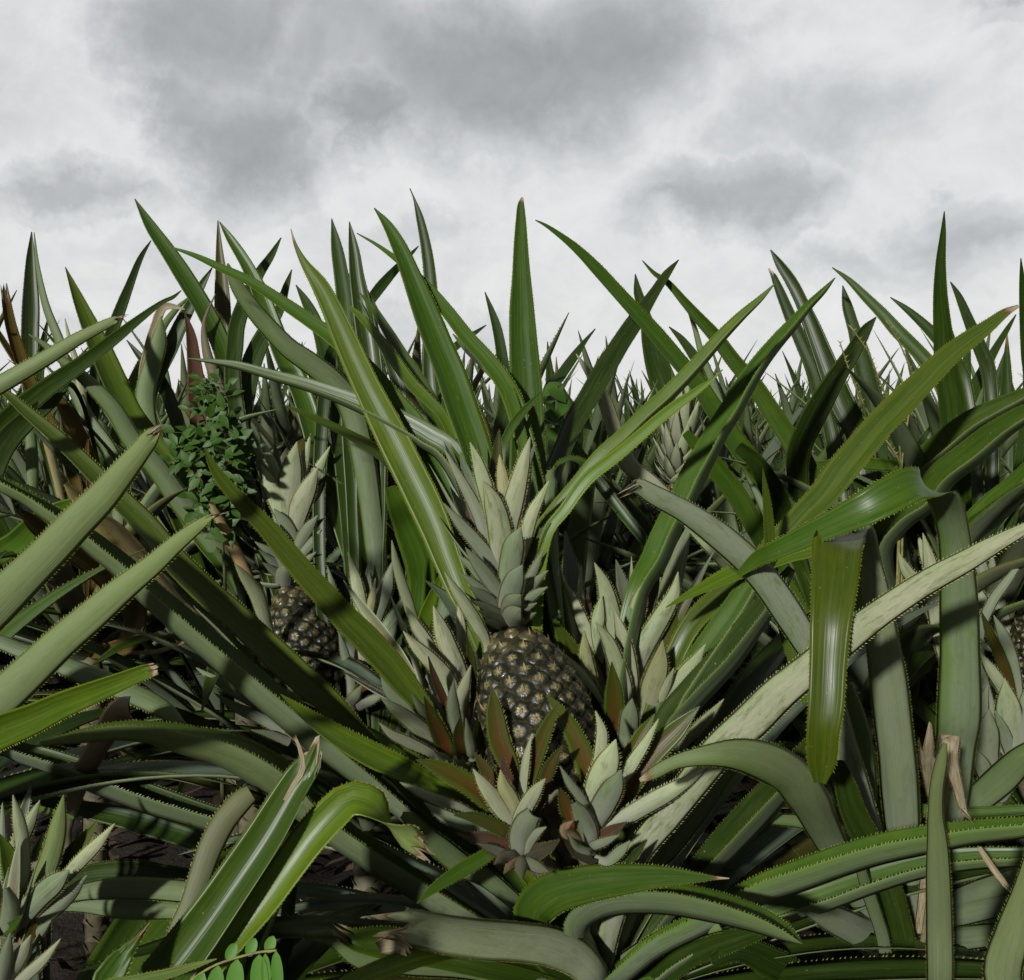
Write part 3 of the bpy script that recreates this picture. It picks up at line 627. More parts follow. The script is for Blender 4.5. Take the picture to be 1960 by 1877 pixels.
batch(fruit0, cc, '''
E u 1.12 1.13 c=s A=55 red=.55|608,140 660,240,40 720,350,62 770,450,70 810,570,64 850,700,40
E u 1.11 1.13 c=l A=55 red=.55|735,110 770,200,60 800,300,85 830,400,92 850,500,84 880,640,50
E t 1.17 1.14 c=k A=55 red=.7|878,45 870,150,52 865,250,74 880,400,60
E u 1.12 1.13 A=50 red=.55 c=p|880,170 890,250,60 900,330,75 905,410,70 910,560,40
E u 1.10 1.13 c=l A=55 red=.55|1030,85 1000,200,70 970,320,100 945,420,112 930,520,90 925,660,50
E t 1.13 1.13 c=s A=60 r=40 red=.3|1055,110 1030,200,26 1015,350,36 1000,470,36 970,640,30
E u 1.10 1.13 c=l A=55 red=.55|800,300 840,380,90 870,480,124 885,580,132 880,680,104 900,800,60
E u 1.10 1.13 c=l A=55 red=.55|1122,300 1080,380,46 1040,460,70 1010,560,78 985,660,64 960,780,40
E u 1.10 1.13 c=s A=55 red=.55|605,408 670,490,52 740,570,76 800,640,84 860,720,74 900,820,44
E t 1.15 1.13 c=d A=55 red=.6|715,405 740,480,42 780,560,44 830,660,30
E u 1.08 1.13 c=s A=70 r=6 red=.55|985,525 955,600,110 935,700,128 925,780,114 925,880,70
E t 1.12 1.13 c=k A=60 r=20 red=.3|1132,505 1080,560,50 1040,640,62 1000,720,54 960,820,36
E u 1.08 1.13 c=s A=55 red=.55|712,625 760,690,56 820,770,82 870,840,78 910,920,50
E u 1.11 1.13 c=s A=55 red=.3|672,660 730,710,36 790,780,52 840,840,54 900,930,40
E u 1.07 1.13 c=s A=65 red=.55|993,712 960,770,100 932,850,128 915,930,104 925,990,60
E u 1.11 1.13 c=s A=55 red=.55|1095,640 1060,710,46 1020,790,58 970,880,44
E u 1.10 1.13 c=s A=55 red=.4|685,752 740,790,42 800,840,52 860,900,52
E u 1.09 1.13 c=s A=55 red=.55|1118,738 1060,790,46 1010,850,62 970,910,52
E u 1.08 1.13 c=s A=55 red=.55|730,818 780,850,52 840,890,58 890,940,48
E u 1.08 1.13 c=s A=55 red=.55|1115,820 1060,850,46 1010,890,58 960,940,46
E u 1.06 1.13 c=s A=70 red=.55|985,858 950,895,112 930,940,104 930,990,60
E u 1.07 1.13 c=s A=55 red=.55|750,888 810,915,42 870,950,54 910,990,40
E u 1.07 1.13 c=s A=55 red=.55|1063,898 1010,925,44 970,955,44 940,990,36
E u 1.06 1.13 c=s A=70 red=.55|985,925 950,958,126 930,1008,110
E u 1.06 1.13 c=s A=60 red=.55|775,935 830,962,50 890,992,60 920,1010,40
E u 1.07 1.13 c=s A=60 red=.55|1060,945 1010,972,46 965,998,46
E u 1.06 1.13 c=s A=60 red=.55|800,985 850,995,44 900,1015,50
''', name='crown_leaf', teeth=.0028, step=.004, ws=.90)

sc1 = at(1000, 1636, 1.02)       # front left shoot
slip(P0, sc1, '''
H t 1.05 1.06 c=g A=60 red=.9|400,418 470,490,60 560,560,92 680,640,96 800,730,70
H t 1.0 1.03 c=g A=60 red=.95|470,490 560,520,70 680,580,104 800,660,114 880,750,84
H u .98 1.03 c=l A=55 red=.55|390,600 470,640,46 580,690,62 700,740,64 850,830,50
H u .98 1.02 c=s A=60 r=20 red=.55|510,700 600,760,62 720,810,72 850,865,70 940,910,50
H u .98 1.01 c=l A=55 red=.55|750,535 800,610,65 860,690,92 920,770,92 960,860,60
H u .98 1.01 c=p A=50 red=.55|885,540 900,620,76 940,690,86 962,750,64 975,840,50
H t 1.01 1.02 c=d A=55 red=.8|895,465 905,540,50 930,600,60 960,700,50
H t 1.02 1.02 c=k A=55 red=1|750,450 800,520,60 850,600,72 920,700,60
H t 1.03 1.03 c=g A=60 red=1|845,135 855,250,88 880,400,116 930,520,100 965,660,60
H u .97 1.01 c=l A=55 red=.55|1105,583 1060,640,66 1010,720,88 975,800,84 970,880,50
H u 1.0 1.02 c=l A=60 r=40 red=.55|1035,375 1012,480,42 997,600,48 990,700,42 980,800,30
H t 1.0 1.02 c=g A=60 red=.9|1168,212 1120,310,66 1070,430,92 1030,550,92 1005,660,64
H t .99 1.01 c=k A=60 red=.9|1190,420 1140,500,60 1100,600,72 1070,700,66 1010,830,50
H u .96 1.0 c=s A=80 red=.55|1045,755,90 1010,800,125 985,870,130 985,950,100
H u .96 1.0 c=s A=65 red=.55|1110,820 1060,850,52 1020,900,64 995,950,60
H t .98 1.0 c=k A=60 red=.4|655,762 750,772,60 850,812,72 930,860,64
H t .98 1.0 c=d A=60 red=.5|662,845 760,872,60 860,885,80 950,925,72
H u .97 1.0 c=d A=60 red=.55|768,900 850,930,52 940,965,54
H t .96 1.0 c=d A=60|1175,880 1120,920,60 1050,950,80 1000,980,60
H u .95 .99 c=d A=60 dry=.3 red=.55|850,1005 900,968,62 960,965,64
H u .95 .99 c=d A=60 dry=.25|990,1078 985,1030,56 988,975,72
H u .96 .99 c=d A=60 dry=.25|1120,1040 1070,1020,60 1010,985,60
H u .96 .99 c=d A=60 dry=.5 red=.55|900,1050 930,1010,50 970,975,60
''', base=at(1090, 1700, 1.10))
sc2 = at(1133, 1625, 1.03)       # front right shoot
slip(P0, sc2, '''
H u .99 1.02 c=l A=55 red=.55|1450,390 1420,480,112 1380,580,152 1345,690,124 1340,800,70
H u .97 1.02 c=s A=60 red=.55|1478,540 1440,620,112 1390,710,134 1350,790,114 1335,870,70
H u .97 1.01 c=s A=70 red=.55|1245,700,38 1280,760,92 1312,830,104 1330,900,84
H t 1.03 1.03 c=g A=60 red=.9|1108,168 1180,260,70 1250,380,102 1300,500,114 1325,620,84
H u 1.02 1.03 c=l A=55 red=.55|1350,250 1380,350,60 1375,450,72 1350,600,60
H t 1.03 1.03 c=g A=60 red=1|1640,265 1580,360,70 1530,450,82 1480,540,84 1400,680,60
H u 1.0 1.02 c=l A=60 r=15 red=.55|1660,290 1600,400,50 1530,510,72 1480,590,56 1400,720,50
H t 1.02 1.03 c=g A=60 red=.9|1860,228 1750,340,100 1640,450,122 1550,560,124 1470,690,104 1390,820,60
H u .98 1.02 c=l A=65 r=-15 red=.55|1900,520 1840,570,40 1700,655,92 1560,735,94 1440,810,84 1370,870,60
H t 1.01 1.02 c=k A=60 red=.9|1170,620 1200,700,72 1235,790,84 1290,880,60
H u .98 1.02 c=s A=60 red=.55|1175,520 1220,600,42 1290,700,52 1330,830,40
H t .99 1.01 c=d A=60 red=.6|1505,795 1430,840,62 1370,875,62
H u .97 1.0 c=s A=60 red=.55|1465,860 1400,890,46 1335,915,52
H u .98 1.01 c=s A=60 red=.55|1520,888 1470,940,60 1400,990,52 1340,960,30
H t .99 1.01 c=k A=60|1603,885 1540,960,42 1500,1000,32 1400,1000,24
H t .97 1.0 c=d A=60|1190,875 1260,940,62 1335,975,62
H u .96 1.0 c=s A=60 red=.55|1215,850 1260,920,40 1330,945,40
H u .97 1.0 c=d A=60 dry=.5 red=.55|1240,790 1200,830,60 1260,890,70
''', base=at(1100, 1700, 1.10))
sc3 = at(1200, 1410, 1.20)       # tall shoots behind the fruit on the right
slip(P0, sc3, '''
E u 1.22 1.2 c=l A=60 red=.55|1160,680 1172,800,82 1192,920,112 1215,1030,90 1260,1200,60
E u 1.20 1.2 c=l A=70 r=20 red=.55|1185,780 1240,880,50 1290,1000,72 1340,1120,84 1380,1230,84 1430,1380,60
E u 1.24 1.2 c=l A=55 red=.55|1280,715 1275,830,32 1290,960,40 1330,1150,30
E t 1.24 1.2 c=d A=55 red=.5|1300,820 1312,920,42 1340,1050,40
E u 1.18 1.2 c=l A=55 red=.55|1345,700 1390,800,72 1420,920,104 1450,1040,90 1480,1200,60
E t 1.20 1.2 c=s A=60 red=.5|1450,685 1478,790,56 1500,900,66 1510,1050,50
E u 1.18 1.2 c=l A=55 red=.55|1590,790 1565,880,86 1540,980,96 1510,1070,66 1490,1200,50
E t 1.22 1.2 c=k A=55 red=.7|1658,690 1640,800,52 1610,920,66 1570,1060,50
E u 1.16 1.2 c=l A=65 r=-12 red=.55|1755,745 1735,850,66 1700,920,90 1640,1020,108 1590,1110,112 1555,1210,84 1520,1330,60
E u 1.15 1.19 c=l A=65 r=15 red=.55|1440,930 1480,1050,72 1512,1180,84 1530,1300,70 1530,1420,50
E u 1.18 1.2 c=l A=55 red=.55|1382,860 1365,960,72 1360,1060,66 1400,1250,50
E u 1.13 1.18 c=l A=70 r=20 red=.55|1350,990 1410,1080,62 1450,1180,84 1490,1300,84 1505,1400,66
E u 1.12 1.18 c=p A=55 red=.55|1680,1080 1662,1200,104 1625,1320,124 1592,1430,90 1560,1540,50
E u 1.11 1.18 c=l A=60 r=-10 red=.55|1890,1100 1815,1220,92 1725,1340,122 1645,1440,116 1590,1530,84
E t 1.16 1.19 c=g A=60 r=-20 red=.8|1885,1040 1815,1120,52 1740,1210,66 1660,1340,50
E t 1.18 1.2 c=g A=60 r=20 red=.6|1745,915 1732,1020,58 1690,1110,66 1630,1250,50
E u 1.12 1.18 c=l A=50 red=.55|1735,1215 1700,1300,46 1660,1390,42 1610,1490,30
E t 1.08 1.14 c=g A=60 red=.9|1430,1185 1440,1320,88 1442,1450,100 1450,1560,84
E u 1.08 1.14 c=s A=60 red=.55|1530,1365 1520,1440,92 1510,1540,104 1500,1620,80
E t 1.14 1.18 c=g A=60 r=15 red=.3|1140,960 1190,1060,62 1250,1160,84 1310,1280,76 1380,1420,50
E u 1.12 1.17 c=l A=60 red=.55|1195,1145 1250,1220,52 1320,1310,64 1370,1390,50 1420,1480,40
E u 1.14 1.18 c=p A=55 red=.55|1295,1030 1300,1150,72 1320,1250,84 1370,1390,50
E t 1.10 1.17 c=k A=60|1310,1310 1350,1400,52 1400,1500,40
E u 1.06 1.14 c=l A=60 r=-20 red=.55|1980,1368 1900,1460,52 1800,1560,64 1700,1640,50
E t 1.10 1.17 c=g A=60 r=-15 red=.5|1985,1235 1920,1320,60 1830,1420,84 1720,1530,80 1640,1610,60
E u 1.12 1.17 c=y A=55 red=.55|2040,1120 1990,1160,30 1920,1250,50 1850,1340,46
''', base=at(1130, 1620, 1.14), fill_h=.24)
sc4 = at(895, 1440, 1.14)        # shoots behind the fruit on the left
slip(P0, sc4, '''
E u 1.12 1.14 c=l A=60 r=15 red=.5|420,912 470,1010,62 520,1100,92 590,1210,84 660,1340,60
E u 1.14 1.14 c=l A=55 red=.55|492,968 530,1050,46 572,1130,52 640,1260,40
E u 1.11 1.14 c=l A=55 red=.55|555,912 592,1020,82 632,1130,108 672,1240,112 695,1350,86 700,1470,50
E u 1.08 1.13 c=l A=60 red=.55|408,1036 470,1110,62 550,1190,92 625,1275,94 665,1390,76 690,1500,50
E u 1.16 1.15 c=l A=55 red=.55|680,875 690,1000,52 700,1110,56 710,1260,40
E u 1.06 1.12 c=l A=60 red=.55|740,1202 712,1290,52 690,1370,74 682,1460,64 690,1560,40
E t 1.06 1.12 c=d A=70 red=1|530,1158 560,1260,38 610,1380,44 655,1490,38
E t 1.04 1.10 c=k A=60 red=.9|510,1355 550,1460,72 600,1570,94 645,1670,84
E u 1.07 1.12 c=s A=60 r=20 red=.6|298,1255 340,1330,62 420,1400,84 490,1470,80 600,1560,60
E u 1.08 1.12 c=s A=55 red=.55|398,1228 450,1290,52 515,1350,54 600,1440,40
E u 1.02 1.10 c=l A=60 red=.55|298,1360 370,1420,62 450,1480,88 530,1550,94 605,1640,84
E u 1.02 1.09 c=l A=60 r=20 red=.55|288,1483 350,1540,46 430,1580,62 540,1640,64 640,1720,50
E u 1.04 1.10 c=s A=60 red=.3|655,1278 650,1380,62 665,1490,72 690,1600,50
E t 1.0 1.06 c=k A=60 red=.8|690,1450 680,1540,60 700,1640,70
E u .99 1.06 c=s A=60 red=.55|715,1460 730,1560,50 745,1650,50
E t 1.01 1.07 c=k A=60 red=.4|770,1455 775,1540,60 790,1620,70
E u 1.09 1.13 c=l A=60 red=.55|610,745 660,830,50 720,920,70 780,1020,70 820,1120,40
E t 1.13 1.15 c=k A=60 red=.5|720,1060 740,1180,50 745,1300,50
E u 1.03 1.09 c=s A=60 r=20 red=.4|450,1340 500,1420,50 560,1490,60
E u 1.02 1.08 c=l A=60 red=.55|560,1630 600,1660,60 660,1720,70
E u 1.01 1.08 c=s A=60 red=.55|650,1660 690,1700,60 730,1760,70
''', base=at(1090, 1640, 1.12), fill_h=.20)

# --- the plant on the left with the half hidden fruit
c1 = at(700, 1600, 1.62)
P1 = plant_root(c1, 'pineapple plant left of the middle, its dark fruit half hidden by a slanting leaf')
batch(P1, c1, '''
A t 1.80 1.70 c=g A=85 r=-14|1075,205 1130,290,40 1200,400,60 1270,540,78 1330,700,92 1400,880,100 1470,1020,106 1530,1200,112 1580,1380,118 D:1640,330,124 D:1690,500,124 D:1740,680,110 D:1790,850,90
A u 1.55 1.65 c=g A=60|1115,410,10 1150,500,60 1200,580,80 1260,660,92 1340,750,96 1420,830,100 1520,900,110 1630,990,118 1720,1120,118
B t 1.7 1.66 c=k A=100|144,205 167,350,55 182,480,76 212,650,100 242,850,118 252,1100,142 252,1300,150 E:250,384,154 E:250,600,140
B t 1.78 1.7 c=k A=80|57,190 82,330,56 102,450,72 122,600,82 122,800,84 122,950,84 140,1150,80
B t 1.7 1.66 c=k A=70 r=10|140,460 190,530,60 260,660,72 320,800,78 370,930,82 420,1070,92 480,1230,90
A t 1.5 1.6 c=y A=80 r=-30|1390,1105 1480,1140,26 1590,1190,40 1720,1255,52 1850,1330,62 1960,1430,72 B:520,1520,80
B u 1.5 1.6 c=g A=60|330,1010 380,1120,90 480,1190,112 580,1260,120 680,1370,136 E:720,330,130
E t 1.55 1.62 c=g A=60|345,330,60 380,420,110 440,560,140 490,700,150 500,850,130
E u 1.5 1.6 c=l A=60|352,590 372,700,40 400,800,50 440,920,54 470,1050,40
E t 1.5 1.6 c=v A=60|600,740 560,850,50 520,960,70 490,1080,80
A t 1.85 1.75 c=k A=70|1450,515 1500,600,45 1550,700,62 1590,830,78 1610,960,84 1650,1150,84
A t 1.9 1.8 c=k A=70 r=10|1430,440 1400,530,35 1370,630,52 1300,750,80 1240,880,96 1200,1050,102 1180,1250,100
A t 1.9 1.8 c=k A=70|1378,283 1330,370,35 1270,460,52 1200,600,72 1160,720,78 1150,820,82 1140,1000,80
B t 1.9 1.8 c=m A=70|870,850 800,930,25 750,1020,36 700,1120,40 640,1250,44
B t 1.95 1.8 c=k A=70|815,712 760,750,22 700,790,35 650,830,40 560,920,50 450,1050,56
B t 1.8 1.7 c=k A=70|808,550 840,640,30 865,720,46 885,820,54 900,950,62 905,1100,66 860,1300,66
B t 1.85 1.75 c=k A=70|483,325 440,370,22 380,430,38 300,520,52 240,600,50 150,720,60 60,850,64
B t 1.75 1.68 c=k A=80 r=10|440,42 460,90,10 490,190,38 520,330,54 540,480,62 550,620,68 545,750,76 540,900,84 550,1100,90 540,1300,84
D u 1.5 1.6 c=l A=55|1150,705 1200,770,52 1260,860,72 1290,950,64 1330,1080,50
''')
f1t, f1b = at(545, 1126, 1.70), at(617, 1318, 1.66)
add_pd = part('peduncle', *tube([c1, at(650, 1420, 1.64), f1b+unit(f1t-f1b)*.01], [.017, .014, .014], 8), M_STEM, P1)
fruit1 = add_fruit(P1, f1t, f1b, .054, 122, seed=5)
cc1 = at(543, 1122, 1.70)
add_crown(fruit1, cc1, f1t-f1b, .24, 30, skip_front=True, seed=4)
batch(fruit1, cc1, '''
D u 1.72 1.7 c=s A=55 red=.4|1240,88 1270,180,46 1310,300,56 1350,450,40
D u 1.70 1.7 c=l A=55 red=.55|1273,75 1310,170,50 1345,260,62 1380,400,40
D t 1.74 1.7 c=s A=55 red=.7|1345,105 1355,200,42 1372,300,42
D u 1.68 1.7 c=l A=55 red=.55|1455,108 1432,220,104 1420,330,124 1412,430,96 1400,560,50
D u 1.68 1.7 c=l A=55 red=.55|1280,222 1330,330,92 1382,430,114 1420,530,86 1420,640,50
D u 1.70 1.7 c=l A=55 red=.55|1522,68 1497,180,48 1472,300,54 1440,440,40
D u 1.70 1.7 c=l A=55 red=.55|1617,130 1562,240,58 1512,350,62 1460,480,40
D u 1.67 1.7 c=l A=55 red=.55|1560,228 1512,330,92 1472,420,114 1450,510,86 1420,640,50
D u 1.69 1.7 c=s A=55 red=.55|1582,305 1542,390,42 1500,470,46 1450,590,40
D u 1.67 1.7 c=s A=55 red=.55|1342,435 1390,500,72 1432,570,66 1430,680,40
D u 1.67 1.7 c=s A=55 red=.55|1557,468 1512,530,62 1470,600,66 1430,700,40
D u 1.68 1.7 c=s A=55 red=.55|1572,538 1530,600,48 1480,660,46 1430,740,36
D u 1.66 1.7 c=s A=55 red=.55|1340,498 1372,570,72 1410,650,84 1410,740,50
D u 1.67 1.7 c=s A=55 red=.55|1248,598 1310,640,46 1370,700,54 1400,770,40
D u 1.66 1.7 c=s A=55 red=.55|1268,638 1330,690,46 1390,745,54
D u 1.66 1.7 c=s A=55 red=.55|1285,698 1340,740,42 1395,785,50
D u 1.66 1.7 c=s A=55 red=.55|1548,648 1500,690,42 1450,735,52
D u 1.66 1.7 c=s A=55 red=.55|1532,700 1480,740,42 1430,785,50
D u 1.65 1.7 c=s A=60 red=.55|1420,700 1395,750,90 1390,810,90
''', name='crown_leaf', teeth=.004, step=.006, ws=.92)
slip(P1, at(672, 1350, 1.62), '''
D u 1.62 1.62 c=l A=55 red=.55|1705,648 1742,780,62 1772,950,66 1760,1150,50
D t 1.64 1.63 c=s A=55 red=.7|1805,700 1800,820,52 1790,950,56 1770,1150,40
D u 1.6 1.62 c=p A=50 red=.55|1840,775 1822,880,44 1800,1000,46 1770,1180,36
D u 1.62 1.62 c=s A=55 red=.55|1922,695 1892,820,82 1850,940,80 1790,1150,50
D u 1.62 1.62 c=s A=55 red=.4|1990,850 1930,960,60 1860,1070,70 1780,1220,50
D u 1.64 1.63 c=s A=55 red=.5|1605,720 1640,860,60 1680,1000,70 1730,1200,50
D t 1.6 1.62 c=k A=55 red=1|1860,1150 1820,1230,60 1770,1320,70 1720,1400,50
D u 1.58 1.62 c=s A=55 red=.55|1775,1300 1735,1360,60 1690,1410,50
D u 1.58 1.62 c=s A=55 red=.55|1950,980 1900,1080,60 1840,1180,70 1760,1320,50
D u 1.58 1.61 c=s A=55 red=.55|1900,1330 1830,1370,50 1750,1410,50
D u 1.58 1.61 c=s A=55 red=.55|1660,1040 1690,1150,50 1720,1280,50
''', base=at(680, 1470, 1.62), teeth=.004)
slip(P1, at(555, 1395, 1.50), '''
D u 1.48 1.5 c=s A=55 red=.55|960,1215 1060,1280,60 1200,1350,80 1330,1430,70 1430,1520,50
D u 1.46 1.5 c=s A=55 red=.55|1050,1340 1160,1410,50 1290,1470,60 1400,1540,50
D u 1.48 1.5 c=s A=55 red=.55|1100,1230 1180,1300,60 1290,1380,70 1400,1480,50
D u 1.46 1.5 c=s A=55 red=.55|1230,1520 1320,1540,40 1420,1580,50
''', base=at(640, 1480, 1.58), teeth=.004)

# --- the tall leaved plant behind on the left
c8 = at(470, 1300, 1.95)
P8 = plant_root(c8, 'tall pineapple plant behind the climbing weed, its highest leaf leaning left')
batch(P8, c8, '''
A t 1.80 1.85 c=g A=85 r=-12|660,93 740,230,56 830,360,78 920,500,88 1010,650,94 1080,800,96 1120,950,96 1160,1150,96
A t 1.9 1.9 c=o A=100|1068,198 1075,350,36 1085,500,64 1092,700,82 1097,900,88 1100,1050,88 1120,1300,84
A t 1.75 1.85 c=v A=95 r=-16|320,428 400,620,64 480,800,98 560,980,114 640,1150,116 760,1300,112 880,1450,106 D:1000,420,100 D:1080,560,84
A t 1.95 1.9 c=k A=70 r=15|1040,430 980,530,42 900,680,62 830,830,78 760,960,88 720,1100,88 800,1320,80
A u 2.0 1.95 c=g A=60|930,570 860,640,30 800,720,38 740,860,40
A u 1.9 1.9 A=60 c=g|790,668 780,780,76 750,900,88 712,1040,88 730,1200,80
A t 1.85 1.9 A=80 c=r|905,650 935,760,48 950,880,68 962,1000,84 970,1150,84
A u 1.8 1.85 A=60 c=r|1055,560 1000,700,20 1010,830,42 1050,960,54 1100,1080,54 1160,1200,52 1225,1340,50
A t 1.95 1.9 c=k A=70|620,785 690,870,36 770,960,56 820,1060,64 860,1160,68 900,1300,68
A u 1.62 1.75 c=g A=60|140,757 220,810,30 300,880,46 420,980,64 560,1130,84 650,1280,96 760,1400,104 860,1540,108 D:980,520,110 D:1090,680,96
A t 1.9 1.9 c=b A=60 dry=.6|905,635 840,620,30 800,625,42 760,720,46 720,850,40 700,980,40
D t 1.7 1.8 c=g A=80|1170,880 1100,740,50 1000,600,80 900,430,90 800,250,90
D u 1.6 1.7 c=n A=60|1030,400,20 1100,540,52 1170,680,54 1230,800,44 1290,920,30
''')
# --- behind on the far left
c7 = at(170, 1250, 1.95)
P7 = plant_root(c7, 'dark pineapple plant at the left edge with one broken brown leaf')
batch(P7, c7, '''
A t 2.0 1.95 c=k A=95|155,255 150,400,46 150,600,78 146,800,84 150,1000,84 200,1200,80
A u 1.9 1.9 A=60 r=30 c=g|167,258 185,430,22 225,620,38 290,790,48 335,950,54 420,1150,60 560,1380,66
A t 1.7 1.85 A=90 br=1.2 c=m|20,525,36 50,700,54 110,900,64 180,1080,66 250,1210,60 330,1350,60
A u 1.7 1.85 c=n A=60|-40,700,20 0,765,30 60,860,34 130,960,40
A t 2.05 1.95 c=k A=70|740,298 690,380,26 630,530,42 580,660,54 540,770,60 470,980,70
A t 1.5 1.75 c=k A=85 r=15|888,543 850,575,18 800,598,22 700,670,40 560,780,58 400,900,70 200,1040,92 50,1170,112 -60,1290,116 -120,1400,110
A t 1.7 1.8 A=70 c=m|240,1015 320,1130,62 390,1260,74 435,1380,66 470,1500,60
A t 2.0 1.95 c=k A=60|235,680 215,780,30 195,900,44 190,1050,50
A u 1.9 1.9 c=l A=60|318,680 345,800,25 375,900,32 400,1050,40
D u 1.35 1.6 c=n A=70 dry=.25|320,312,20 370,370,62 450,460,70 550,550,112 640,640,112 710,700,76 790,800,64 880,900,52 980,980,30
D t 1.3 1.5 A=80 c=m|92,435 150,490,72 250,580,92 400,660,122 540,770,134 640,880,120
D t 1.35 1.5 c=g A=70|480,340 400,400,60 300,440,90 180,510,108 80,600,114 -40,690,114
A t 1.6 1.7 c=k A=70|-60,1500,110 20,1300,120 130,1180,100 250,1080,70 340,1000,30
A u 1.8 1.8 c=g A=70|160,1560,50 158,1400,60 150,1250,50 140,1150,20
A t 1.7 1.75 c=b A=70|432,1270 425,1340,26 430,1420,30 440,1500,30
''')
# --- plant left of the frame, reaching in
c5 = at(-420, 1720, .98)
P5 = plant_root(c5, 'pineapple plant mostly outside the left edge, sending wide pale leaves up into the picture')
batch(P5, c5, '''
A u 1.0 1.0 c=y A=70 r=12 br=.8|605,672,10 560,690,40 400,770,62 250,860,74 80,960,84 -60,1040,90 -250,1160,100
D u .84 .90 c=y A=55 r=6 br=1.0|785,45,30 745,80,82 690,150,104 600,260,134 500,380,154 380,500,166 250,640,178 100,790,194 -50,940,206 -250,1140,210
D u .80 .88 c=y A=55 r=6 br=.6|1088,458,12 1030,480,36 960,530,66 860,610,92 750,710,112 600,830,134 450,960,154 300,1090,168 120,1260,180 -60,1430,186 -240,1600,190
D t .72 .84 c=v A=80 r=-16 br=.8|768,1218,60 700,1240,78 600,1280,94 450,1340,114 300,1400,134 150,1470,154 0,1530,168 -120,1590,176
D u 1.05 1.05 c=g A=60 r=20|900,1500,30 800,1420,90 620,1330,104 420,1250,100 250,1180,84 100,1130,74 -60,1090,70
G t 1.02 1.05 c=k fl=52|1120,800,80 1080,790,112 900,735,132 700,670,134 480,585,134 300,520,116 130,465,96 -40,430,70
G t 1.1 1.1 c=k A=60 r=20|1100,930,50 1010,900,92 800,830,104 600,770,96 400,730,76 200,690,60 -20,650,50
G t 1.05 1.1 c=k A=80|1000,1080,90 800,1060,112 600,1040,112 400,1060,90 200,1120,60
G u 1.02 1.08 c=g A=60|1000,1145,80 950,1140,104 700,1120,104 500,1125,94 350,1150,74 150,1200,60
G u 1.04 1.1 c=g A=60|960,1240,60 880,1230,84 600,1220,94 350,1200,70 150,1230,50
G u .98 1.1 c=r A=60|640,235,110 590,250,130 530,340,122 460,460,104 400,580,94 355,720,64 330,830,44 300,950,40
G t .95 1.0 c=g A=60|400,793 300,755,22 180,730,30 50,715,34 -60,710,34
''')
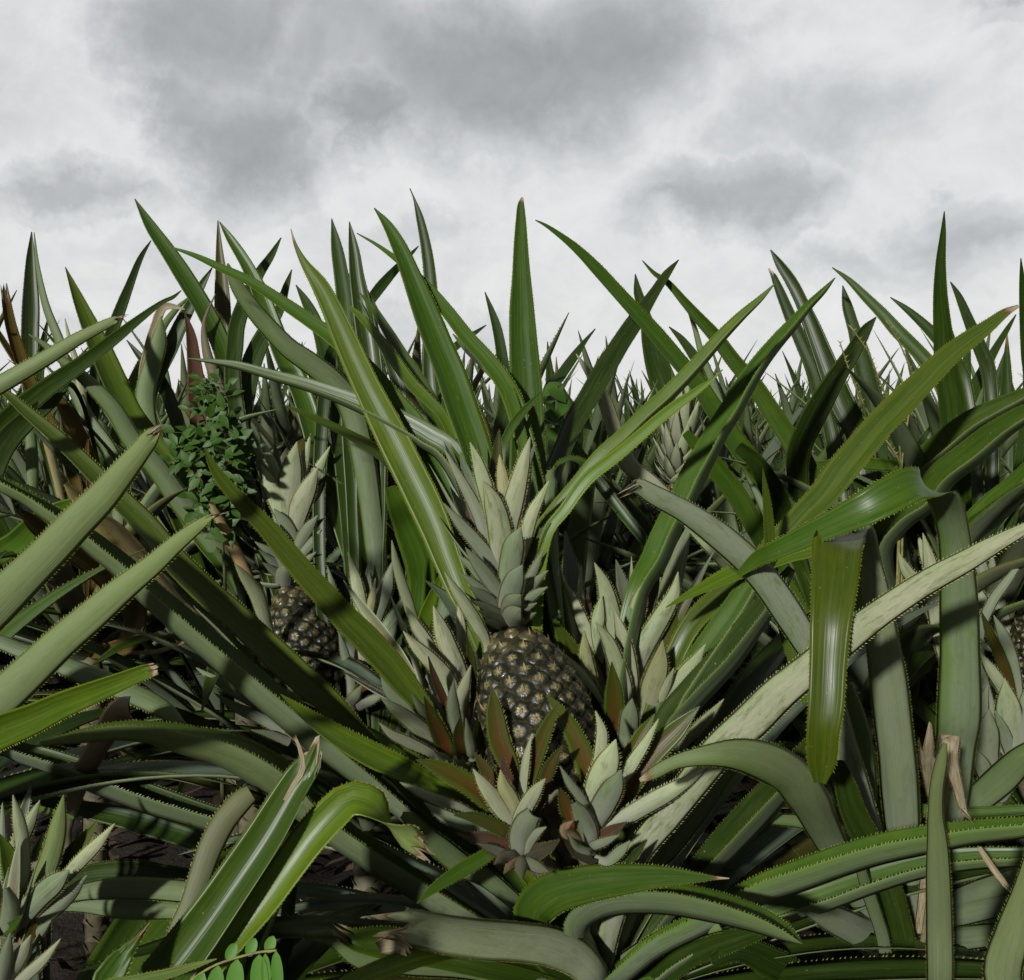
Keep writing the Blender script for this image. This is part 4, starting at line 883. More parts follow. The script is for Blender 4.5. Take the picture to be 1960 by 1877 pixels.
# --- right hand plant with the folded leaves
c6 = at(1750, 1880, 1.18)
P6 = plant_root(c6, 'pineapple plant on the right with two long leaves folded over and hanging down')
batch(P6, c6, '''
F u .97 1.10 A=60 r=10 br=1.2 c=s|10,347,40 60,322,72 150,370,104 300,450,116 450,555,134 600,685,144 720,825,150 820,975,150 890,1090,140 970,1220,130 I:1040,300,130 I:1130,600,130
I u 0.87 0.97 c=y A=70 r=10 tip=.8|78,592,20,-1,.89 140,560,60,-1,.89 250,502,72,-1,.89 400,470,104,-1,.89 550,462,150,-1,.90 700,502,190,-1,.92 820,575,212,-1,.945 900,685,204,-1,.98 960,800,176,-1,1.03 1010,900,150,-1,1.07 1080,1050,130,-1,1.11
I t .86 1.12 A=70 c=h|960,605,55,1,.90 968,500,138,1,.89 975,350,158,1,.88 F:990,1400,175,1,.88 F:1000,1200,184,1,.885 F:1012,1000,197,1,.89 F:1028,850,213,1,.90 F:1040,700,235,1,.92 F:1050,600,241,1,.94 F:1120,548,156,0,.99 F:1185,570,101,-.8,1.03 F:1212,700,96,-1,1.05 F:1235,850,131,-1,1.06 F:1262,1050,158,-1,1.07 F:1292,1250,177,-1,1.08 F:1320,1500,182,-1,1.09 I:1340,500,178,-1,1.10 I:1355,720,175,-1,1.12
F t .94 1.14 c=g A=60 r=-10|560,760,30,1,1.02 650,685,78,1,1.0 720,650,92,1,.98 850,590,112,1,.96 1000,520,132,1,.94 1200,425,170,1,.92 1350,345,178,1,.92 1440,310,170,.9,.93 1520,345,165,.45,.95 1580,430,150,-.2,.985 1612,540,148,-.8,1.01 1628,680,156,-1,1.03 1640,900,172,-1,1.05 1645,1200,186,-1,1.07 1640,1480,202,-1,1.09 I:1625,420,192,-1,1.11 I:1590,720,180,-1,1.14
I u .82 .95 c=y A=80|1575,408,18 1555,500,56 1532,620,68 1526,760,72 1535,900,94 1540,1100,116 1545,1300,122 1545,1620,124
I u .86 .95 A=50 dry=1.2 br=1.4 c=n|1500,388,110 1495,460,100 1495,540,76 1505,640,50 1525,760,40
I u .86 .95 c=n A=50 dry=1.2 br=1.4|1690,775,10 1665,740,34 1640,640,50 1612,540,66 1598,460,80 1600,385,96
I t 1.0 1.14 c=k A=90 r=-10|1050,500,60 1080,600,104 1130,760,122 1200,900,134 1270,1050,134 1330,1250,134 1390,1520,124
I u 1.02 1.14 c=g A=60|1150,990,50 1200,1150,64 1260,1330,66 1320,1560,66
F u 1.15 1.2 c=g A=60|1100,1300,40 1120,1400,90 I:1140,340,120 I:1160,520,142 I:1175,720,140 I:1220,900,130
F t 1.08 1.16 c=y A=60|680,238 700,400,42 712,550,56 722,700,60 740,850,60
F t 1.08 1.16 c=v A=80 r=-24|205,920 300,868,36 420,806,66 550,745,92 700,690,96 850,640,100 1000,640,90
I u 1.1 1.2 c=g A=70|2050,430,110 1960,480,130 1850,585,144 1740,680,134 1600,790,120
I u 1.05 1.16 c=k A=60|2050,1050,100 1990,1060,104 1750,1135,114 1600,1195,104 1480,1270,90
I u 1.05 1.16 c=k A=60|2050,1170,90 1990,1180,94 1650,1245,112 1440,1300,100
I u 1.05 1.16 c=k A=60|2050,1325,90 1990,1330,100 1650,1365,112 1440,1390,100
I t 1.15 1.18 c=g A=60|2050,725,40 1960,735,52 1700,750,58 1500,742,60 1300,728,56 1180,720,50
I u 1.1 1.16 c=g A=60|700,780,50 900,800,70 1050,860,80 1250,1000,80
I t 1.05 1.14 c=k A=60|430,1480,60 560,1425,110 750,1500,150 950,1600,140
I u 1.05 1.16 c=s A=60|900,1220,60 1000,1260,120 1150,1330,150 1300,1400,120
''')
c66 = at(2120, 2150, .86)
P66 = plant_root(c66, 'pineapple plant mostly below the bottom right corner, one green leaf standing up')
batch(P66, c66, '''
I u .78 .84 c=y A=60|2010,820 1985,1000,60 1950,1150,94 1900,1350,150 1860,1580,176
''')
# --- plants behind on the right
c10 = at(1650, 1400, 1.65)
P10 = plant_root(c10, 'pineapple plant right of the middle whose long leaf arches left across the sky')
batch(P10, c10, '''
B t 1.45 1.6 A=80 r=-22 c=g|1055,198 1100,220,15 1180,275,30 1260,340,46 1350,430,60 1450,540,64 1550,650,72 1650,760,78 1750,880,84 1850,1000,88 1950,1150,94 C:560,1300,100 C:680,1450,100 F:780,400,90
C t 1.6 1.65 A=70 r=12 c=g|90,396 150,460,22 210,500,32 290,590,45 360,670,56 450,770,66 540,890,74 640,1010,82 720,1130,88 800,1250,94 880,1380,96 940,1510,94
C t 1.75 1.7 c=k A=75 r=12|718,343 760,410,40 820,500,58 870,600,64 920,720,78 970,850,92 1020,980,112 1080,1120,122 1150,1250,122
C t 1.85 1.75 c=k A=75 br=1|722,445,18 735,475,28 770,560,48 820,680,60 870,790,66 930,930,78 960,1040,82 1010,1200,84
C t 1.5 1.6 A=80 r=-10 c=k|1237,672 1190,730,52 1120,850,82 1040,970,98 970,1090,112 910,1200,116 860,1320,112 850,1450,100
B t 1.9 1.75 c=k A=70|1710,720 1770,780,35 1830,860,52 1900,960,62 1960,1080,66
B t 1.95 1.8 c=k A=70|1350,730 1300,790,22 1250,860,42 1180,960,52 1120,1060,56
C t 1.9 1.8 c=k A=70|1072,518 1095,620,50 1130,740,62 1160,850,82 1190,980,102 1220,1100,104 1240,1300,100
C u 1.55 1.6 c=l A=60|-235,853 -190,920,30 -150,980,46 -100,1070,72 -60,1180,78 -20,1300,84 30,1400,84 150,1500,80
C t 1.6 1.65 c=g A=60|300,1240,40 400,1350,90 480,1450,100 F:560,380,100 F:640,520,90
F t 1.5 1.6 c=k A=90|560,130,60 640,200,90 720,330,110 800,480,120 850,620,110
C u 1.7 1.7 c=g A=60|300,600 345,720,24 380,850,34 430,980,40 480,1120,40
''')
c11 = at(1860, 1300, 1.75)
P11 = plant_root(c11, 'pineapple plant at the right with a near black upright leaf')
batch(P11, c11, '''
C t 1.5 1.65 c=k A=100|1570,155 1564,260,28 1552,400,48 1550,560,68 1560,720,84 1572,850,98 1592,980,112 1612,1120,124 1622,1260,124
C t 1.8 1.75 c=g A=75 r=-15|1020,430 1100,490,28 1180,570,46 1260,650,54 1340,740,62 1420,820,66 1500,910,70 1580,1050,80
C t 1.85 1.75 c=k A=75 r=-15|1305,576 1380,630,30 1450,690,44 1520,760,54 1600,860,60 1660,980,70
C t 1.85 1.75 c=k A=75|1600,500 1640,570,32 1690,690,50 1740,810,64 1790,960,70
C t 1.9 1.8 c=k A=75|1922,660 1880,730,26 1820,830,38 1760,940,54 1700,1060,64 1660,1200,64
C t 1.55 1.65 c=k A=75|1945,385 1952,500,30 1962,650,46 1975,850,54 1990,1000,60
C t 1.35 1.5 fl=32 c=g|2120,950 1960,1055,70 1850,1110,94 1700,1190,118 1560,1300,124 1450,1390,114 1350,1475,104
C t 1.30 1.5 fl=34 c=g|2120,1060 1960,1150,90 1850,1220,110 1700,1340,134 1560,1450,138 F:1470,390,134 F:1350,480,130 F:1250,610,130
F t 1.3 1.45 c=g fl=30|2100,260 1960,345,80 1900,390,90 1800,470,104 1690,570,104
F t 1.35 1.45 c=g fl=30|2100,120 2000,230,80 1900,330,100 1780,430,110 1700,520,100
C t 1.6 1.65 c=g A=60|950,1400,40 1100,1385,58 1250,1395,60 1420,1408,46 1560,1440,40
F t 1.45 1.55 c=g fl=25|1000,240 1150,300,50 1300,400,90 1400,480,110
''')
# --- right edge plant with shoots and a fruit cut by the frame
c3 = at(2020, 1640, 1.42)
P3 = plant_root(c3, 'pineapple plant at the right edge with pale shoots and a fruit cut by the frame')
f3t, f3b = at(2010, 1130, 1.50), at(2000, 1330, 1.46)
part('peduncle', *tube([c3, at(2010, 1480, 1.44), f3b+unit(f3t-f3b)*.01], [.016, .014, .013], 8), M_STEM, P3)
fruit3 = add_fruit(P3, f3t, f3b, .050, 165, seed=8)
add_crown(fruit3, f3t, f3t-f3b, .15, 26, seed=9)
slip(P3, at(1950, 1470, 1.36), '''
F u 1.34 1.36 c=l A=55 red=.55|1465,555 1500,700,74 1530,900,98 1552,1060,84 1620,1300,60
F u 1.36 1.37 c=l A=55 red=.55|1345,650 1380,730,62 1430,800,70 1500,950,50
F u 1.34 1.36 c=s A=60 red=.4|1965,675 1885,780,44 1800,900,54 1740,1080,50
F u 1.33 1.36 c=s A=55 red=.55|1812,958 1860,1060,62 1900,1170,66 1930,1330,50
F t 1.33 1.36 c=k A=60 red=.6|1752,940 1800,1060,50 1860,1200,60 1900,1350,50
I u 1.31 1.35 c=l A=55 red=.55|1865,92 1885,240,132 1905,400,112 1925,480,70
I u 1.30 1.35 c=s A=55 red=.55|1790,240 1782,350,112 1782,480,118 1800,600,84
I u 1.29 1.35 c=s A=55 red=.55|1705,420 1750,510,84 1800,610,80 1850,680,50
I u 1.31 1.35 c=s A=55 red=.55|1818,248 1860,350,62 1900,460,66
I u 1.33 1.36 c=l A=60 red=.55|1740,-40 1800,50,62 1870,160,66 1930,300,50
I u 1.32 1.35 c=s A=55 red=.55|1785,115 1762,210,54 1760,330,56 1800,480,50
I u 1.29 1.35 c=s A=55 red=.55|1690,570 1740,650,70 1800,720,70
I u 1.31 1.35 c=s A=55 red=.55|1985,100 1960,250,80 1950,400,90 1940,520,60
''', base=at(1990, 1580, 1.40), teeth=.0035)
slip(P3, at(1960, 1290, 1.55), '''
F u 1.55 1.55 c=l A=55 red=.55|1440,560 1480,680,60 1560,820,80 1700,1000,70 1850,1150,50
F u 1.55 1.55 c=l A=55 red=.55|1560,520 1600,640,60 1680,780,80 1790,950,70 1880,1100,50
F u 1.56 1.55 c=s A=55 red=.55|1650,440 1690,560,60 1750,720,70 1830,900,60
F t 1.56 1.55 c=k A=55 red=.5|1930,560 1900,700,60 1880,850,60 1890,1000,50
F u 1.55 1.55 c=s A=55 red=.55|1800,640 1810,760,60 1840,900,70 1890,1050,50
F u 1.5 1.54 c=s A=55 red=.55|1620,820 1680,900,60 1760,1000,70 1860,1150,60
''', base=at(1990, 1450, 1.46), teeth=.004)
# --- lower left shoot plant
c4 = at(40, 2130, 1.0)
P4 = plant_root(c4, 'pineapple plant at the lower left corner topped by a pale pointed rosette')
slip(P4, at(12, 1900, .95), '''
G t .98 .96 c=s A=60 red=.6|150,618 130,700,42 110,780,52 80,950,50
G u .96 .95 c=l A=55 red=.55|196,688 142,800,72 90,900,84 45,1000,70 20,1150,50
G u .93 .95 c=l A=60 red=.55|63,662 90,780,62 110,900,72 112,1050,74 95,1160,66 60,1300,50
G u .93 .95 c=y A=60 red=.55|312,662 287,800,82 262,920,104 222,1040,108 165,1160,84 120,1290,60
G t .96 .96 c=g A=60 red=.8|480,783 420,870,62 360,950,84 300,1040,76 220,1150,60
G u .93 .95 c=l A=60 red=.55|562,803 480,900,60 400,980,74 340,1045,68 260,1130,60
G u .91 .95 c=s A=65 red=.55|340,1028 275,1090,104 185,1170,124 105,1260,124 60,1340,94
G u .93 .95 c=s A=60 r=-20 red=.55|427,1056 350,1140,72 270,1220,84 200,1290,66 120,1380,50
G t .94 .95 c=g A=60 red=.5|-5,850 40,960,84 62,1080,92 52,1190,70
G u .96 .95 c=s A=60 red=.55|12,700 10,800,34 10,950,44
G u .90 .95 c=s A=65 red=.55|30,1118,30 52,1200,84 42,1300,104 5,1410,84
G t .90 .95 c=g A=60|112,1248 50,1310,54 -20,1360,64
G u .92 .95 c=s A=60 red=.55|250,1278 200,1330,52 150,1395,54
G t .93 .95 c=k A=60 red=1|172,1258 150,1360,52 90,1445,64
G u .90 .95 c=l A=60 red=.55|152,1348 112,1430,72 62,1510,94 40,1580,70
G u .90 .95 c=l A=60 red=.55|297,1368 212,1470,54 125,1550,64 60,1610,54
G u .89 .95 c=s A=60 red=.55|52,1338 32,1440,64 12,1540,74 10,1640,50
G t .95 .96 c=k A=60 red=1|240,850 220,960,40 180,1080,50 120,1200,50
G t .95 .96 c=k A=60 red=.9|370,880 310,970,46 240,1060,56
''', base=at(20, 2010, .98), fill_h=.12)
# --- the near plant below the frame with the cut leaf
c12 = at(330, 2120, .80)
P12 = plant_root(c12, 'pineapple plant below the bottom edge with one cut off leaf and one leaf bent over')
batch(P12, c12, '''
G t .88 .84 br=2.0 A=130 r=22 c=g k=.5|1535,455,110 1510,505,140 1450,600,166 1380,720,176 1290,870,188 1190,1020,198 1080,1180,204 980,1320,212 860,1480,222 760,1620,222
H t .93 .84 br=1.4 r=20 A=100 c=v|520,945,80,-.7,.90 430,880,130,-.5,.895 340,790,150,.2,.89 260,705,154,.8,.885 150,680,158,1,.885 50,760,166,1,.88 -60,880,168,1,.875 -150,1000,166,1,.87 -280,1180,156,1,.865 -420,1350,140,1,.86 -540,1500,130,1,.855 -660,1640,120,1,.85
G t .82 .8 c=g A=70 br=1.2|700,1322,14 640,1400,64 570,1500,124 510,1620,144
G t .76 .78 c=y A=60|1062,1467 950,1500,34 820,1540,50 650,1575,52 480,1620,52
G u 1.0 .95 c=o A=60|1230,655,90 1195,680,112 1100,790,124 1030,925,122 980,1065,112 930,1200,94 850,1380,90
G t 1.1 1.0 c=k A=60|1440,690,40 1445,850,56 1430,1050,62 1410,1250,64 1400,1420,64
''')
# ------------------------------------------------------------------ more leaves of the near plants, low and to the back
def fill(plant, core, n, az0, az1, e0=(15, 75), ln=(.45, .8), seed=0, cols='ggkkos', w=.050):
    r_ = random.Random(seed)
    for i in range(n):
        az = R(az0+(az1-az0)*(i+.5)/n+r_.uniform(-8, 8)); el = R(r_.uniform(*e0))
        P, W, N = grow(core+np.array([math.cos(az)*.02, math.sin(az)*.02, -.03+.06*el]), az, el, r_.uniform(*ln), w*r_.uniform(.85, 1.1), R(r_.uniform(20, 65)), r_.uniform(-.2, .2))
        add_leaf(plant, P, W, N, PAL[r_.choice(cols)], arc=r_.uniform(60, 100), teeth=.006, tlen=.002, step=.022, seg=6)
fill(P0, c0, 22, 15, 165, (5, 70), (.4, .65), 1)
fill(P0, c0, 8, 170, 215, (0, 35), (.4, .6), 2)
fill(P0, c0, 6, -20, 15, (0, 30), (.4, .6), 12)
fill(P1, c1, 26, 0, 360, (10, 62), (.4, .68), 3)
fill(P8, c8, 22, 0, 360, (20, 70), (.5, .8), 4)
fill(P7, c7, 22, 0, 360, (20, 70), (.5, .8), 5)
fill(P10, c10, 20, 0, 360, (20, 65), (.45, .7), 6)
fill(P11, c11, 20, 0, 360, (20, 65), (.5, .75), 7)
fill(P3, c3, 16, -10, 190, (10, 65), (.4, .7), 8)
fill(P6, c6, 16, 0, 180, (5, 50), (.35, .6), 9)
fill(P5, c5, 14, 0, 180, (5, 60), (.4, .6), 10)
fill(P4, c4, 10, 30, 150, (0, 35), (.35, .5), 11)
fill(P12, c12, 5, 60, 95, (5, 30), (.35, .5), 15)

# unseen plants added beside and behind the photographer to shade the lower view
for k_, (x_, y_) in enumerate(((-1.15, -1.10), (-.60, -1.18), (-.05, -1.15), (-1.45, -.35))):
    cb = np.array([x_, y_, .34])
    pb = plant_root(cb, ('unseen pineapple plant added for shade, far left behind the photographer', 'unseen pineapple plant added for shade, left behind the photographer', 'unseen pineapple plant added for shade, straight behind the photographer', 'unseen pineapple plant added for shade, beside the photographer on the left')[k_], 'unseen pineapple plants added for shade')
    fill(pb, cb, 30, 0, 360, (35, 88), (.5, .85), 40+k_)
# ------------------------------------------------------------------ ground
def ground():
    xs = np.concatenate([-np.geomspace(.4, 400, 46)[::-1], [0], np.geomspace(.4, 400, 46)]); ys = np.concatenate([[-60, -20, -6, -2], np.linspace(-1, 6, 60), np.geomspace(6.3, 900, 50)])
    xs = np.unique(np.concatenate([xs, np.linspace(-4, 4, 70)]))
    V = [(x, y, -.012+.018*math.sin(x*7+1.3)*math.cos(y*5)+.01*math.sin(x*23+y*17)) for y in ys for x in xs]; nx = len(xs)
    F = [[j*nx+i, j*nx+i+1, (j+1)*nx+i+1, (j+1)*nx+i] for j in range(len(ys)-1) for i in range(nx-1)]
    me = mesh_from('ground', V, F, [M_SOIL]); o = link_mesh('ground', me); tag(o, 'dark brown field soil under the plants', None, None, 'structure')
ground()

# ------------------------------------------------------------------ the rest of the field
def kind_plant(seed, n_leaf, detail):
    """returns list of (V,F,mi,uv,v01,dry,color,red) leaves for a plant standing at the origin"""
    r_ = random.Random(seed); out = []; core = np.array([0, 0, .30])
    for i in range(n_leaf):
        f = i/(n_leaf-1); az = i*2.399963+r_.uniform(-.2, .2)
        el = R(8+72*f**.75)+r_.uniform(-.10, .10); ln = (.60+.32*math.sin(f*2.4))*r_.uniform(.85, 1.12)
        P, W, N = grow(core+np.array([math.cos(az)*.02, math.sin(az)*.02, .12*f]), az, el, ln, .056*r_.uniform(.85, 1.1), R(r_.uniform(12, 50)*(1.15-f)+8), r_.uniform(-.25, .25))
        kw = dict(arc=r_.uniform(60, 105), wav=.03, seed=i+seed*100, dry=np.array([0]*7+[.0, r_.choice([0, 0, 0, 0, 0, .6])]))
        if detail == 2: m = leaf_mesh(P, W, N, teeth=.008, tlen=.0026, step=.03, seg=5, **kw)
        elif detail == 1: m = leaf_mesh(P, W, N, teeth=0, step=.06, seg=4, **kw)
        else: m = leaf_mesh(P, W, N, teeth=0, step=.12, seg=2, **kw)
        out.append((m, PAL[r_.choice('ggkkkkkkkkokk')]))  # mostly dark greens: light falling off with distance is put into the colour
    return out
FIELD_GROUP = 'pineapple plants in the rows behind'
def proto_detailed(seed):
    e = empty('pineapple_plant', (0, 0, 0), None, 'pineapple plant', FIELD_GROUP)
    scaly_tube('stem', [np.array([0, 0, -.02]), np.array([0, 0, .2]), np.array([0, 0, .42])], .022, e)
    for m, c in kind_plant(seed, 34, 2):
        V, F, mi, uv, A1, DR = m
        link_mesh('leaf', mesh_from('leaf', V, F, LM, mi, uv, {'v01': A1, 'dry': DR}), e, (*c, 0))
    return e
def merged(name, leaves):
    Vs, Fs, mis, uvs, As, Ds, b = [], [], [], [], [], [], 0
    for m, c in leaves:
        V, F, mi, uv, A1, DR = m
        Vs.append(V); Fs += [[i+b for i in f] for f in F]; mis += mi; uvs.append(uv); As.append(A1); Ds.append(DR); b += len(V)
    return mesh_from(name, np.concatenate(Vs), Fs, LM, mis, np.concatenate(uvs), {'v01': np.concatenate(As), 'dry': np.concatenate(Ds)})
def copy_tree(o, parent=None):
    c = o.copy(); COL.objects.link(c); c.parent = parent
    for ch in list(o.children): copy_tree(ch, c)
    return c
NEAR = [at(v, 1200, d) for v, d in ((700, 1.62), (470, 1.95), (170, 1.95), (1650, 1.65), (1860, 1.75), (2020, 1.45))]
def spots():
    out = []; r_ = random.Random(11); y = 2.15; k = 0
    while y < 15:
        half = y*.53+.7; x = -half+r_.uniform(0, .3)
        while x < half:
            px, py = x+r_.uniform(-.07, .07), y+r_.uniform(-.08, .08)
            out.append((px, py)); x += .37 if y < 6 else .55+.02*y
        y += (.38 if k % 2 else .50) if y < 6 else .7+.03*y
        k += 1
    return out
SP = [p for p in spots() if all(math.hypot(p[0]-q[0], p[1]-q[1]) > .24 for q in NEAR)]
pd = [proto_detailed(s) for s in (21, 22, 23)]
pm = [merged('pineapple_plant', kind_plant(s, 38, 1)) for s in (31, 32, 33, 34)]
used = [False]*3; r_ = random.Random(5); nd = 0
FLD = []
for (x, y) in SP:
    if y < 3.3:
        k = r_.randrange(3); o = pd[k] if not used[k] else copy_tree(pd[k]); used[k] = True
        dt = 1
    else:
        o = link_mesh('pineapple_plant', r_.choice(pm)); c = PAL[r_.choice('kkkg')]; o.color = (*c, 0); o['category'] = 'pineapple plant'; dt = 0  # colour darkened here too, in place of weaker light further back
        o['group'] = FIELD_GROUP
    s = r_.uniform(.84, 1.0) if y < 4.5 else r_.uniform(.84, 1.02)
    o.location = (x, y, 0); o.rotation_euler = (r_.uniform(-.08, .08), r_.uniform(-.08, .08), r_.uniform(0, 6.28)); o.scale = (s, s, s)
    FLD.append((o, dt))
for k in range(3):
    if not used[k]:
        for ch in list(pd[k].children): bpy.data.objects.remove(ch)
        bpy.data.objects.remove(pd[k])
print('field plants', len(FLD), 'detailed', sum(d for _, d in FLD))
for o, d in FLD:
    o['label'] = 'pineapple plant in the dense rows just behind the near plants' if d else 'dark pineapple plant far back in the rows along the skyline'
    o['group'] = 'pineapple plants in the rows just behind' if d else FIELD_GROUP
# far rows, a mass nobody could count
def far_mass():
    lv = kind_plant(77, 16, 0); r2 = np.random.default_rng(3)
    base = [(m, c) for m, c in lv]
    Vs = np.concatenate([m[0] for m, c in base]); Fs = []; b = 0; mi = []; uv = []; A = []; D = []
    for m, c in base:
        Fs.append(np.array(m[1])+b); b += len(m[0]); mi += m[2]; uv.append(m[3]); A.append(m[4]); D.append(m[5])
    Fs = np.concatenate(Fs); uv = np.concatenate(uv); A = np.concatenate(A); D = np.concatenate(D)
    pts = []; y = 15.5
    while y < 60:
        half = y*.55+1; n = int(half*2/(.8+.02*y)); pts += [(x+r2.uniform(-.2, .2), y+r2.uniform(-.3, .3)) for x in np.linspace(-half, half, n)]; y += 1.2+.05*y
    n = len(pts); V = np.empty((n, len(Vs), 3))
    for i, (x, y) in enumerate(pts):
        a = r2.uniform(0, 6.28); s = r2.uniform(.85, 1.12); c, q = math.cos(a)*s, math.sin(a)*s
        V[i, :, 0] = Vs[:, 0]*c-Vs[:, 1]*q+x; V[i, :, 1] = Vs[:, 0]*q+Vs[:, 1]*c+y; V[i, :, 2] = Vs[:, 2]*s
    F = (Fs[None]+(np.arange(n)*len(Vs))[:, None, None]).reshape(-1, 4).tolist()
    me = mesh_from('distant_pineapple_rows', V.reshape(-1, 3), F, LM, mi*n, np.tile(uv, (n, 1)), {'v01': np.tile(A, n), 'dry': np.tile(D, n)})
    o = link_mesh('distant_pineapple_rows', me, None, (*PAL['k'], 0)); tag(o, 'far rows of pineapple plants merging at the horizon', 'plants', None, 'stuff')  # darkest green carries the fading light of the far rows
far_mass()

# ------------------------------------------------------------------ a plant further back with its grey crown showing
c2 = at(1300, 1250, 2.35)
P2 = plant_root(c2, 'pineapple plant behind on the right, its grey blue crown above a small fruit')
f2t, f2b = at(1290, 928, 2.22), at(1278, 1035, 2.18)
part('peduncle', *tube([c2, at(1282, 1120, 2.25), f2b+unit(f2t-f2b)*.01], [.018, .015, .014], 8), M_STEM, P2)
fr2 = add_fruit(P2, f2t, f2b, .042, 130, seed=12)
add_crown(fr2, f2t, np.array([.12, -.06, 1.0]), .22, 50, seed=3, color='l', wide=.95, teeth=.006, red=0)
batch(P2, c2, 'B t 2.5 2.55 c=k A=75|1545,462 1560,560,45 1590,650,52 1620,780,90 1650,900,118 1690,1020,130 1720,1160,130')
fill(P2, c2, 18, 0, 180, (25, 75), (.5, .8), 14)
# side shoots seen between the leaves left of that plant's stem
c13 = at(1335, 1010, 1.9)

# ------------------------------------------------------------------ weeds
def leaflet(center, d, n, l, w, fold=.25):
    """pointed oval leaf blade: centre line d, normal n"""
    d = unit(d); n = unit(n-d*(n@d)); s = np.cross(d, n); V = []; F = []
    prof = [(0, .05), (.15, .6), (.38, 1.0), (.62, .85), (.85, .38), (1, 0.02)]
    for t, q in prof:
        c = center+d*l*t-n*l*.18*t*t
        V += [c-s*w/2*q+n*w*fold*q*.5, c, c+s*w/2*q+n*w*fold*q*.5]
    for i in range(5):
        a = i*3; F += [[a, a+1, a+4, a+3], [a+1, a+2, a+5, a+4]]
    return V, F
def solidify(V, F, th=.0004):
    V = [np.array(v) for v in V]; n = len(V); c = V+[v+np.array([0, th, -th]) for v in V]
    return c, F+[[i+n for i in f][::-1] for f in F]
def weed():
    root = at(415, 1160, 1.68); e = empty('climbing_weed', (root[0], root[1], 0), 'leafy green climbing weed with oval leaves among the pineapple leaves at left', 'weed', 'weeds')
    r_ = random.Random(3); SV, SF, LV, LF = [], [], [], []
    def addt(pts, rad):
        V, F = tube(pts, rad, 5); b = len(SV); SV.extend(V); SF.extend([[i+b for i in f] for f in F])
    main = [np.array([root[0], root[1], 0]), at(425, 1300, 1.68), at(430, 1100, 1.67), at(415, 960, 1.66), at(400, 860, 1.66), at(398, 740, 1.66)]
    Mp = catmull(np.array(main), 30); addt(Mp, np.linspace(.005, .0012, 30))
    centers = [(395,745,30),(405,735,25),(400,760,30),(415,765,30),(385,790,35),(425,805,40),(365,830,35),(345,850,30),(350,880,30),(400,850,55),(440,860,50),(455,880,40),(375,880,30),(405,905,50),(435,920,40),(450,850,30),(380,940,40),(420,960,50),(440,905,30),(400,990,35),(425,1010,30),(430,890,40),(415,820,40),(440,960,30)]
    for (vx, vy, sp_) in centers:
        c = at(vx, vy, 1.64+r_.uniform(-.04, .04)); i = min(range(30), key=lambda k: np.linalg.norm(Mp[k]-c-np.array([0, 0, -.03])))
        addt(catmull(np.array([Mp[i], (Mp[i]+c)/2+np.array([0, -.01, .01]), c]), 6), .0009)
        for k in range(r_.randint(10, 14)):
            p = c+np.array([r_.gauss(0, sp_*.00011*3), r_.uniform(-.03, .03), r_.gauss(0, sp_*.00012*3)])
            d = np.array([r_.uniform(-1, 1), r_.uniform(-.6, .1), r_.uniform(-.7, .6)]); n = np.array([r_.uniform(-.5, .5), -1, r_.uniform(.1, 1.0)])
            l = r_.uniform(.018, .029)*(.75 if vy < 800 else 1)
            V, F = leaflet(p, d, n, l, l*r_.uniform(.48, .6)); b = len(LV); LV.extend(V); LF.extend([[q+b for q in f] for f in F])
            addt(np.array([p, (p+c)/2, c]), .00045)
    part('stem', SV, SF, M_TWIG, e); V, F = solidify(LV, LF); part('foliage', V, F, M_WEED, e)
weed()
def sprig():
    base = at(1068, 1000, 1.5); e = empty('weed_sprig', (base[0], base[1], 0), 'small bright green weed sprig on a thin dark stem right of the tall upright leaf', 'weed', 'weeds')
    top = at(1066, 738, 1.5); SV, SF = tube(catmull(np.array([[base[0], base[1], 0], base, at(1064, 850, 1.5), top]), 14), .0016, 5)
    LV, LF = [], []; r_ = random.Random(8)
    for (vx, vy, l) in ((1050,745,.032),(1075,735,.034),(1062,765,.03),(1085,765,.034),(1050,785,.03),(1075,790,.036),(1092,800,.036),(1068,812,.034),(1050,820,.028)):
        p = at(vx, vy, 1.5+r_.uniform(-.02, .02)); V, F = leaflet(p, np.array([r_.uniform(-1, 1), -.3, r_.uniform(-.7, .3)]), np.array([0, -.8, 1.0]), l, l*.75); b = len(LV); LV.extend(V); LF.extend([[q+b for q in f] for f in F])
        V, F = tube([p, (p+at(1066, vy+8, 1.5))/2, at(1066, vy+8, 1.5)], .0008, 4); b = len(SV); SV.extend(V); SF.extend([[q+b for q in f] for f in F])
    part('stem', SV, SF, M_TWIG, e); V, F = solidify(LV, LF); part('foliage', V, F, M_WEED, e)
sprig()
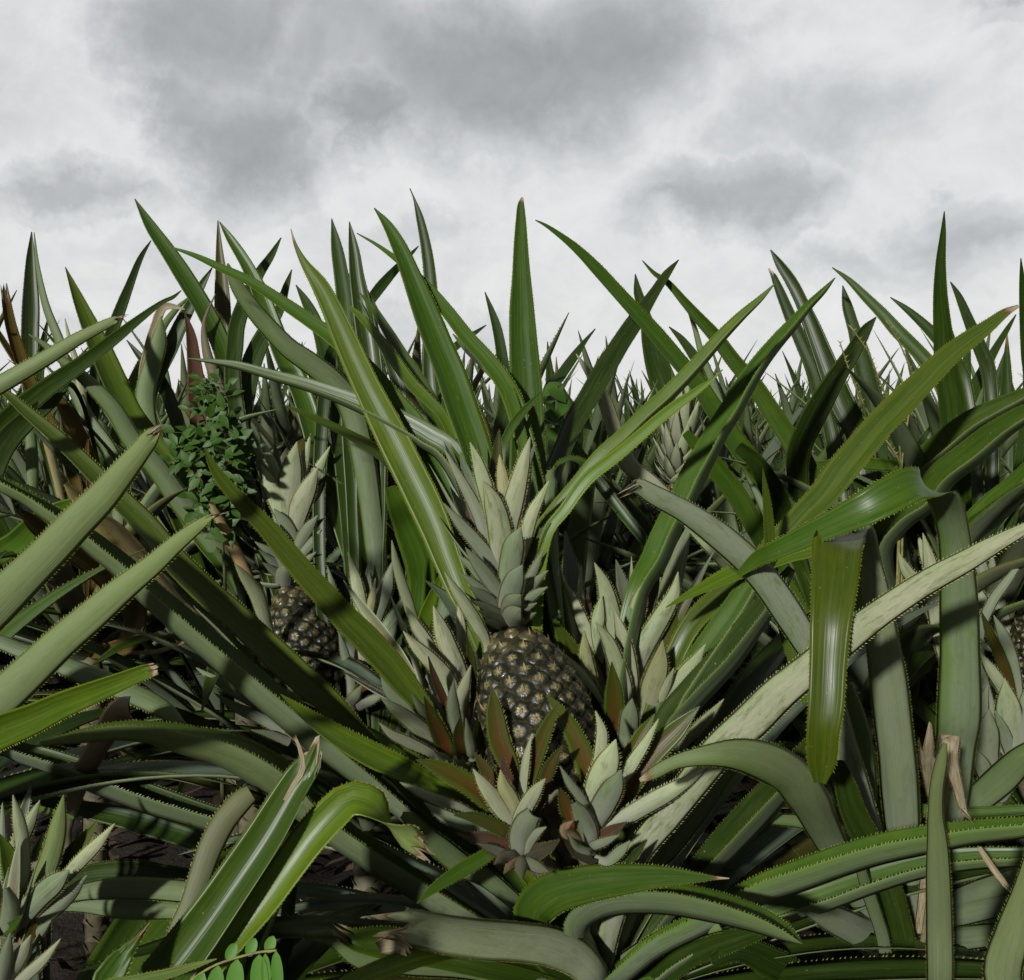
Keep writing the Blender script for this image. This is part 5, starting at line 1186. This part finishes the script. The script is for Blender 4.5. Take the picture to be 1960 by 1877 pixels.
def pinnate():
    b0 = at(360, 1900, .74); e = empty('feathery_weed', (b0[0], b0[1], 0), 'weed with a row of rounded bright green leaflets at the bottom edge', 'weed', 'weeds')
    rach = [cxy('G', *p) for p in ((900, 1600), (980, 1540), (1060, 1495), (1180, 1455), (1280, 1432), (1355, 1425))]
    Pr = catmull(np.array([at(x, y, .74-.004*i) for i, (x, y) in enumerate(rach)]), 16)
    V, F = tube(np.vstack([[b0[0], b0[1], 0], (Pr[0]+np.array([b0[0], b0[1], 0]))/2+np.array([-.05, 0, .05]), Pr]), .0009, 5); part('stem', V, F, M_SEED, e)
    for (x, y, l, w, ang) in ((1070,1500,.030,.0125,-8),(1162,1468,.030,.0125,-4),(1270,1446,.030,.0125,2),(1352,1428,.030,.0085,5),(1115,1475,-.013,.008,-25),(1215,1453,-.013,.008,-22),(1310,1436,-.012,.008,-20),(1000,1535,.026,.011,-25),(1300,1440,.026,.007,4)):
        p = at(*cxy('G', x, y), .733); LV, LF = [], []; a = R(ang); n_ = 9; side = np.array([1, 0, 0.]); 
        d = np.array([math.sin(a), -.15, -math.cos(a)]); d = unit(d); nrm = unit(np.array([0, -1, .25])-d*(np.array([0, -1, .25])@d)); s = np.cross(d, nrm)
        for i in range(n_+1):
            t = i/n_; q = (math.sin(math.pi*min(1, max(0, t))))**.45 if 0 < t < 1 else .08
            c = p+d*l*t; LV += [c-s*w/2*q+nrm*.001*q, c, c+s*w/2*q+nrm*.001*q]
        for i in range(n_): k = i*3; LF += [[k, k+1, k+4, k+3], [k+1, k+2, k+5, k+4]]
        V, F = solidify(LV, LF); part('leaflet', V, F, M_WEED2, e)
pinnate()
def seedstalks():
    base = at(1720, 1180, 1.45)
    for i, tr in enumerate(([(1110,720),(1200,850),(1250,980),(1300,1100),(1350,1300),(1355,1420)], [(1285,690),(1350,800),(1400,920),(1415,1000),(1380,1250),(1360,1420)], [(1060,800),(1110,950),(1160,1070),(1230,1200),(1340,1360),(1360,1440)])):
        pts = [at(*cxy('C', *p), 1.38+.02*k) for k, p in enumerate(tr)][::-1]
        lab = ('pale seeding grass stalk rising in the middle of three', 'pale seeding grass stalk with its tip curling highest of three', 'thin pale seeding grass stalk leaning furthest left of three')[i]
        e = empty('seed_stalk', (pts[0][0], pts[0][1], 0), lab, 'grass stalk', 'seeding stalks between the leaves at right')
        P = catmull(np.array([[pts[0][0], pts[0][1], 0]]+pts), 60); V, F = tube(P, np.linspace(.0022, .0009, 60), 5); r_ = random.Random(i)
        part('stalk', V, F, M_SEED, e); SV, SF = [], []
        for k in range(34, 60):
            for q in range(2):
                a = r_.uniform(0, 6.28); d = np.array([math.cos(a), math.sin(a), .9]); p = P[k]; b = len(SV); s = np.array([0, 0, .0012])
                SV += [p-s, p+s, p+d*.0045, p+np.array([.0006, -.0006, 0])]; SF += [[b, b+1, b+2], [b, b+3, b+2], [b+3, b+1, b+2]]
        part('seed_head', SV, SF, M_SEED, e, smooth=False)
seedstalks()
def litter():
    r_ = random.Random(9); V, F = [], []
    for i in range(2600):
        y = .45+r_.random()**1.6*3.2; x = r_.uniform(-1, 1)*(.6+y*.6); a = r_.uniform(0, 6.28); l = r_.uniform(.03, .16); w = r_.uniform(.004, .02)
        d = np.array([math.cos(a), math.sin(a), r_.uniform(-.1, .35)]); s = np.array([-math.sin(a), math.cos(a), r_.uniform(-.4, .4)]); p = np.array([x, y, .015+r_.random()*.05]); b = len(V)
        for k in range(4):
            t = k/3; q = w*(1-.6*abs(2*t-1)); c = p+d*l*t+np.array([0, 0, .02*math.sin(t*3+a)]); V += [c-s*q, c+s*q+np.array([0, 0, q*.5])]
        F += [[b+2*k, b+2*k+1, b+2*k+3, b+2*k+2] for k in range(3)]
    V2, F2 = solidify(V, F, .0006)
    o = part('leaf_litter', V2, F2, mat_plain('dead_leaf_litter', (.10, .065, .035), (.035, .022, .014), .85, 25), None); tag(o, 'dead leaf litter covering the soil', 'leaf litter', None, 'stuff')
litter()
# curled dead scraps caught between the leaves at the lower right
def scrap(name, crop, pts, d, w, label, col='n', dry=.8, A=120):
    P = [at(*cxy(crop, *p), d) for p in pts]; b = P[-1]
    e = empty(name, (b[0], b[1], b[2]), label, 'dead leaf', 'dead leaf scraps')
    W = np.array([w*q for q in w_prof(len(P))]); N = unit(CAM-np.array(P))
    add_leaf(e, np.array(P), W, N, PAL[col], arc=A, teeth=0, dry=np.full(len(P), dry), step=.006, seg=6, wav=.25, broken=.006, name='blade')
def w_prof(n): return [1-.5*abs(2*i/(n-1)-1) for i in range(n)]
#scrap('dead_leaf', 'I', [(1350, 1180), (1400, 1140), (1420, 1190), (1370, 1220), (1340, 1300), (1350, 1420), (1380, 1560)], .98, .009, 'curled dry brown leaf strip hanging at the bottom right')
scrap('dead_leaf', 'I', [(1740, 920), (1800, 1010), (1860, 1090), (1915, 1150)], .93, .008, 'thin rusty dead leaf strip below the long pale leaf at right', 'b', .8)
#scrap('dead_leaf', 'I', [(780, 830), (700, 850), (640, 900), (610, 950)], 1.02, .012, 'brown curled dead leaf in the dark hollow under the mottled bent leaf', 'b', 1.0)
scrap('dead_leaf', 'H', [(280, 1410), (330, 1390), (380, 1380), (430, 1410)], .90, .020, 'torn straw coloured scrap hanging from the broken end of the grey leaf', 'n', 1.2)
scrap('dead_leaf', 'G', [(1395, 690), (1440, 610), (1482, 545), (1480, 470), (1458, 400)], .842, .0065, 'pale torn strip along the cut leaf at lower left', 'n', 1.2, 40)
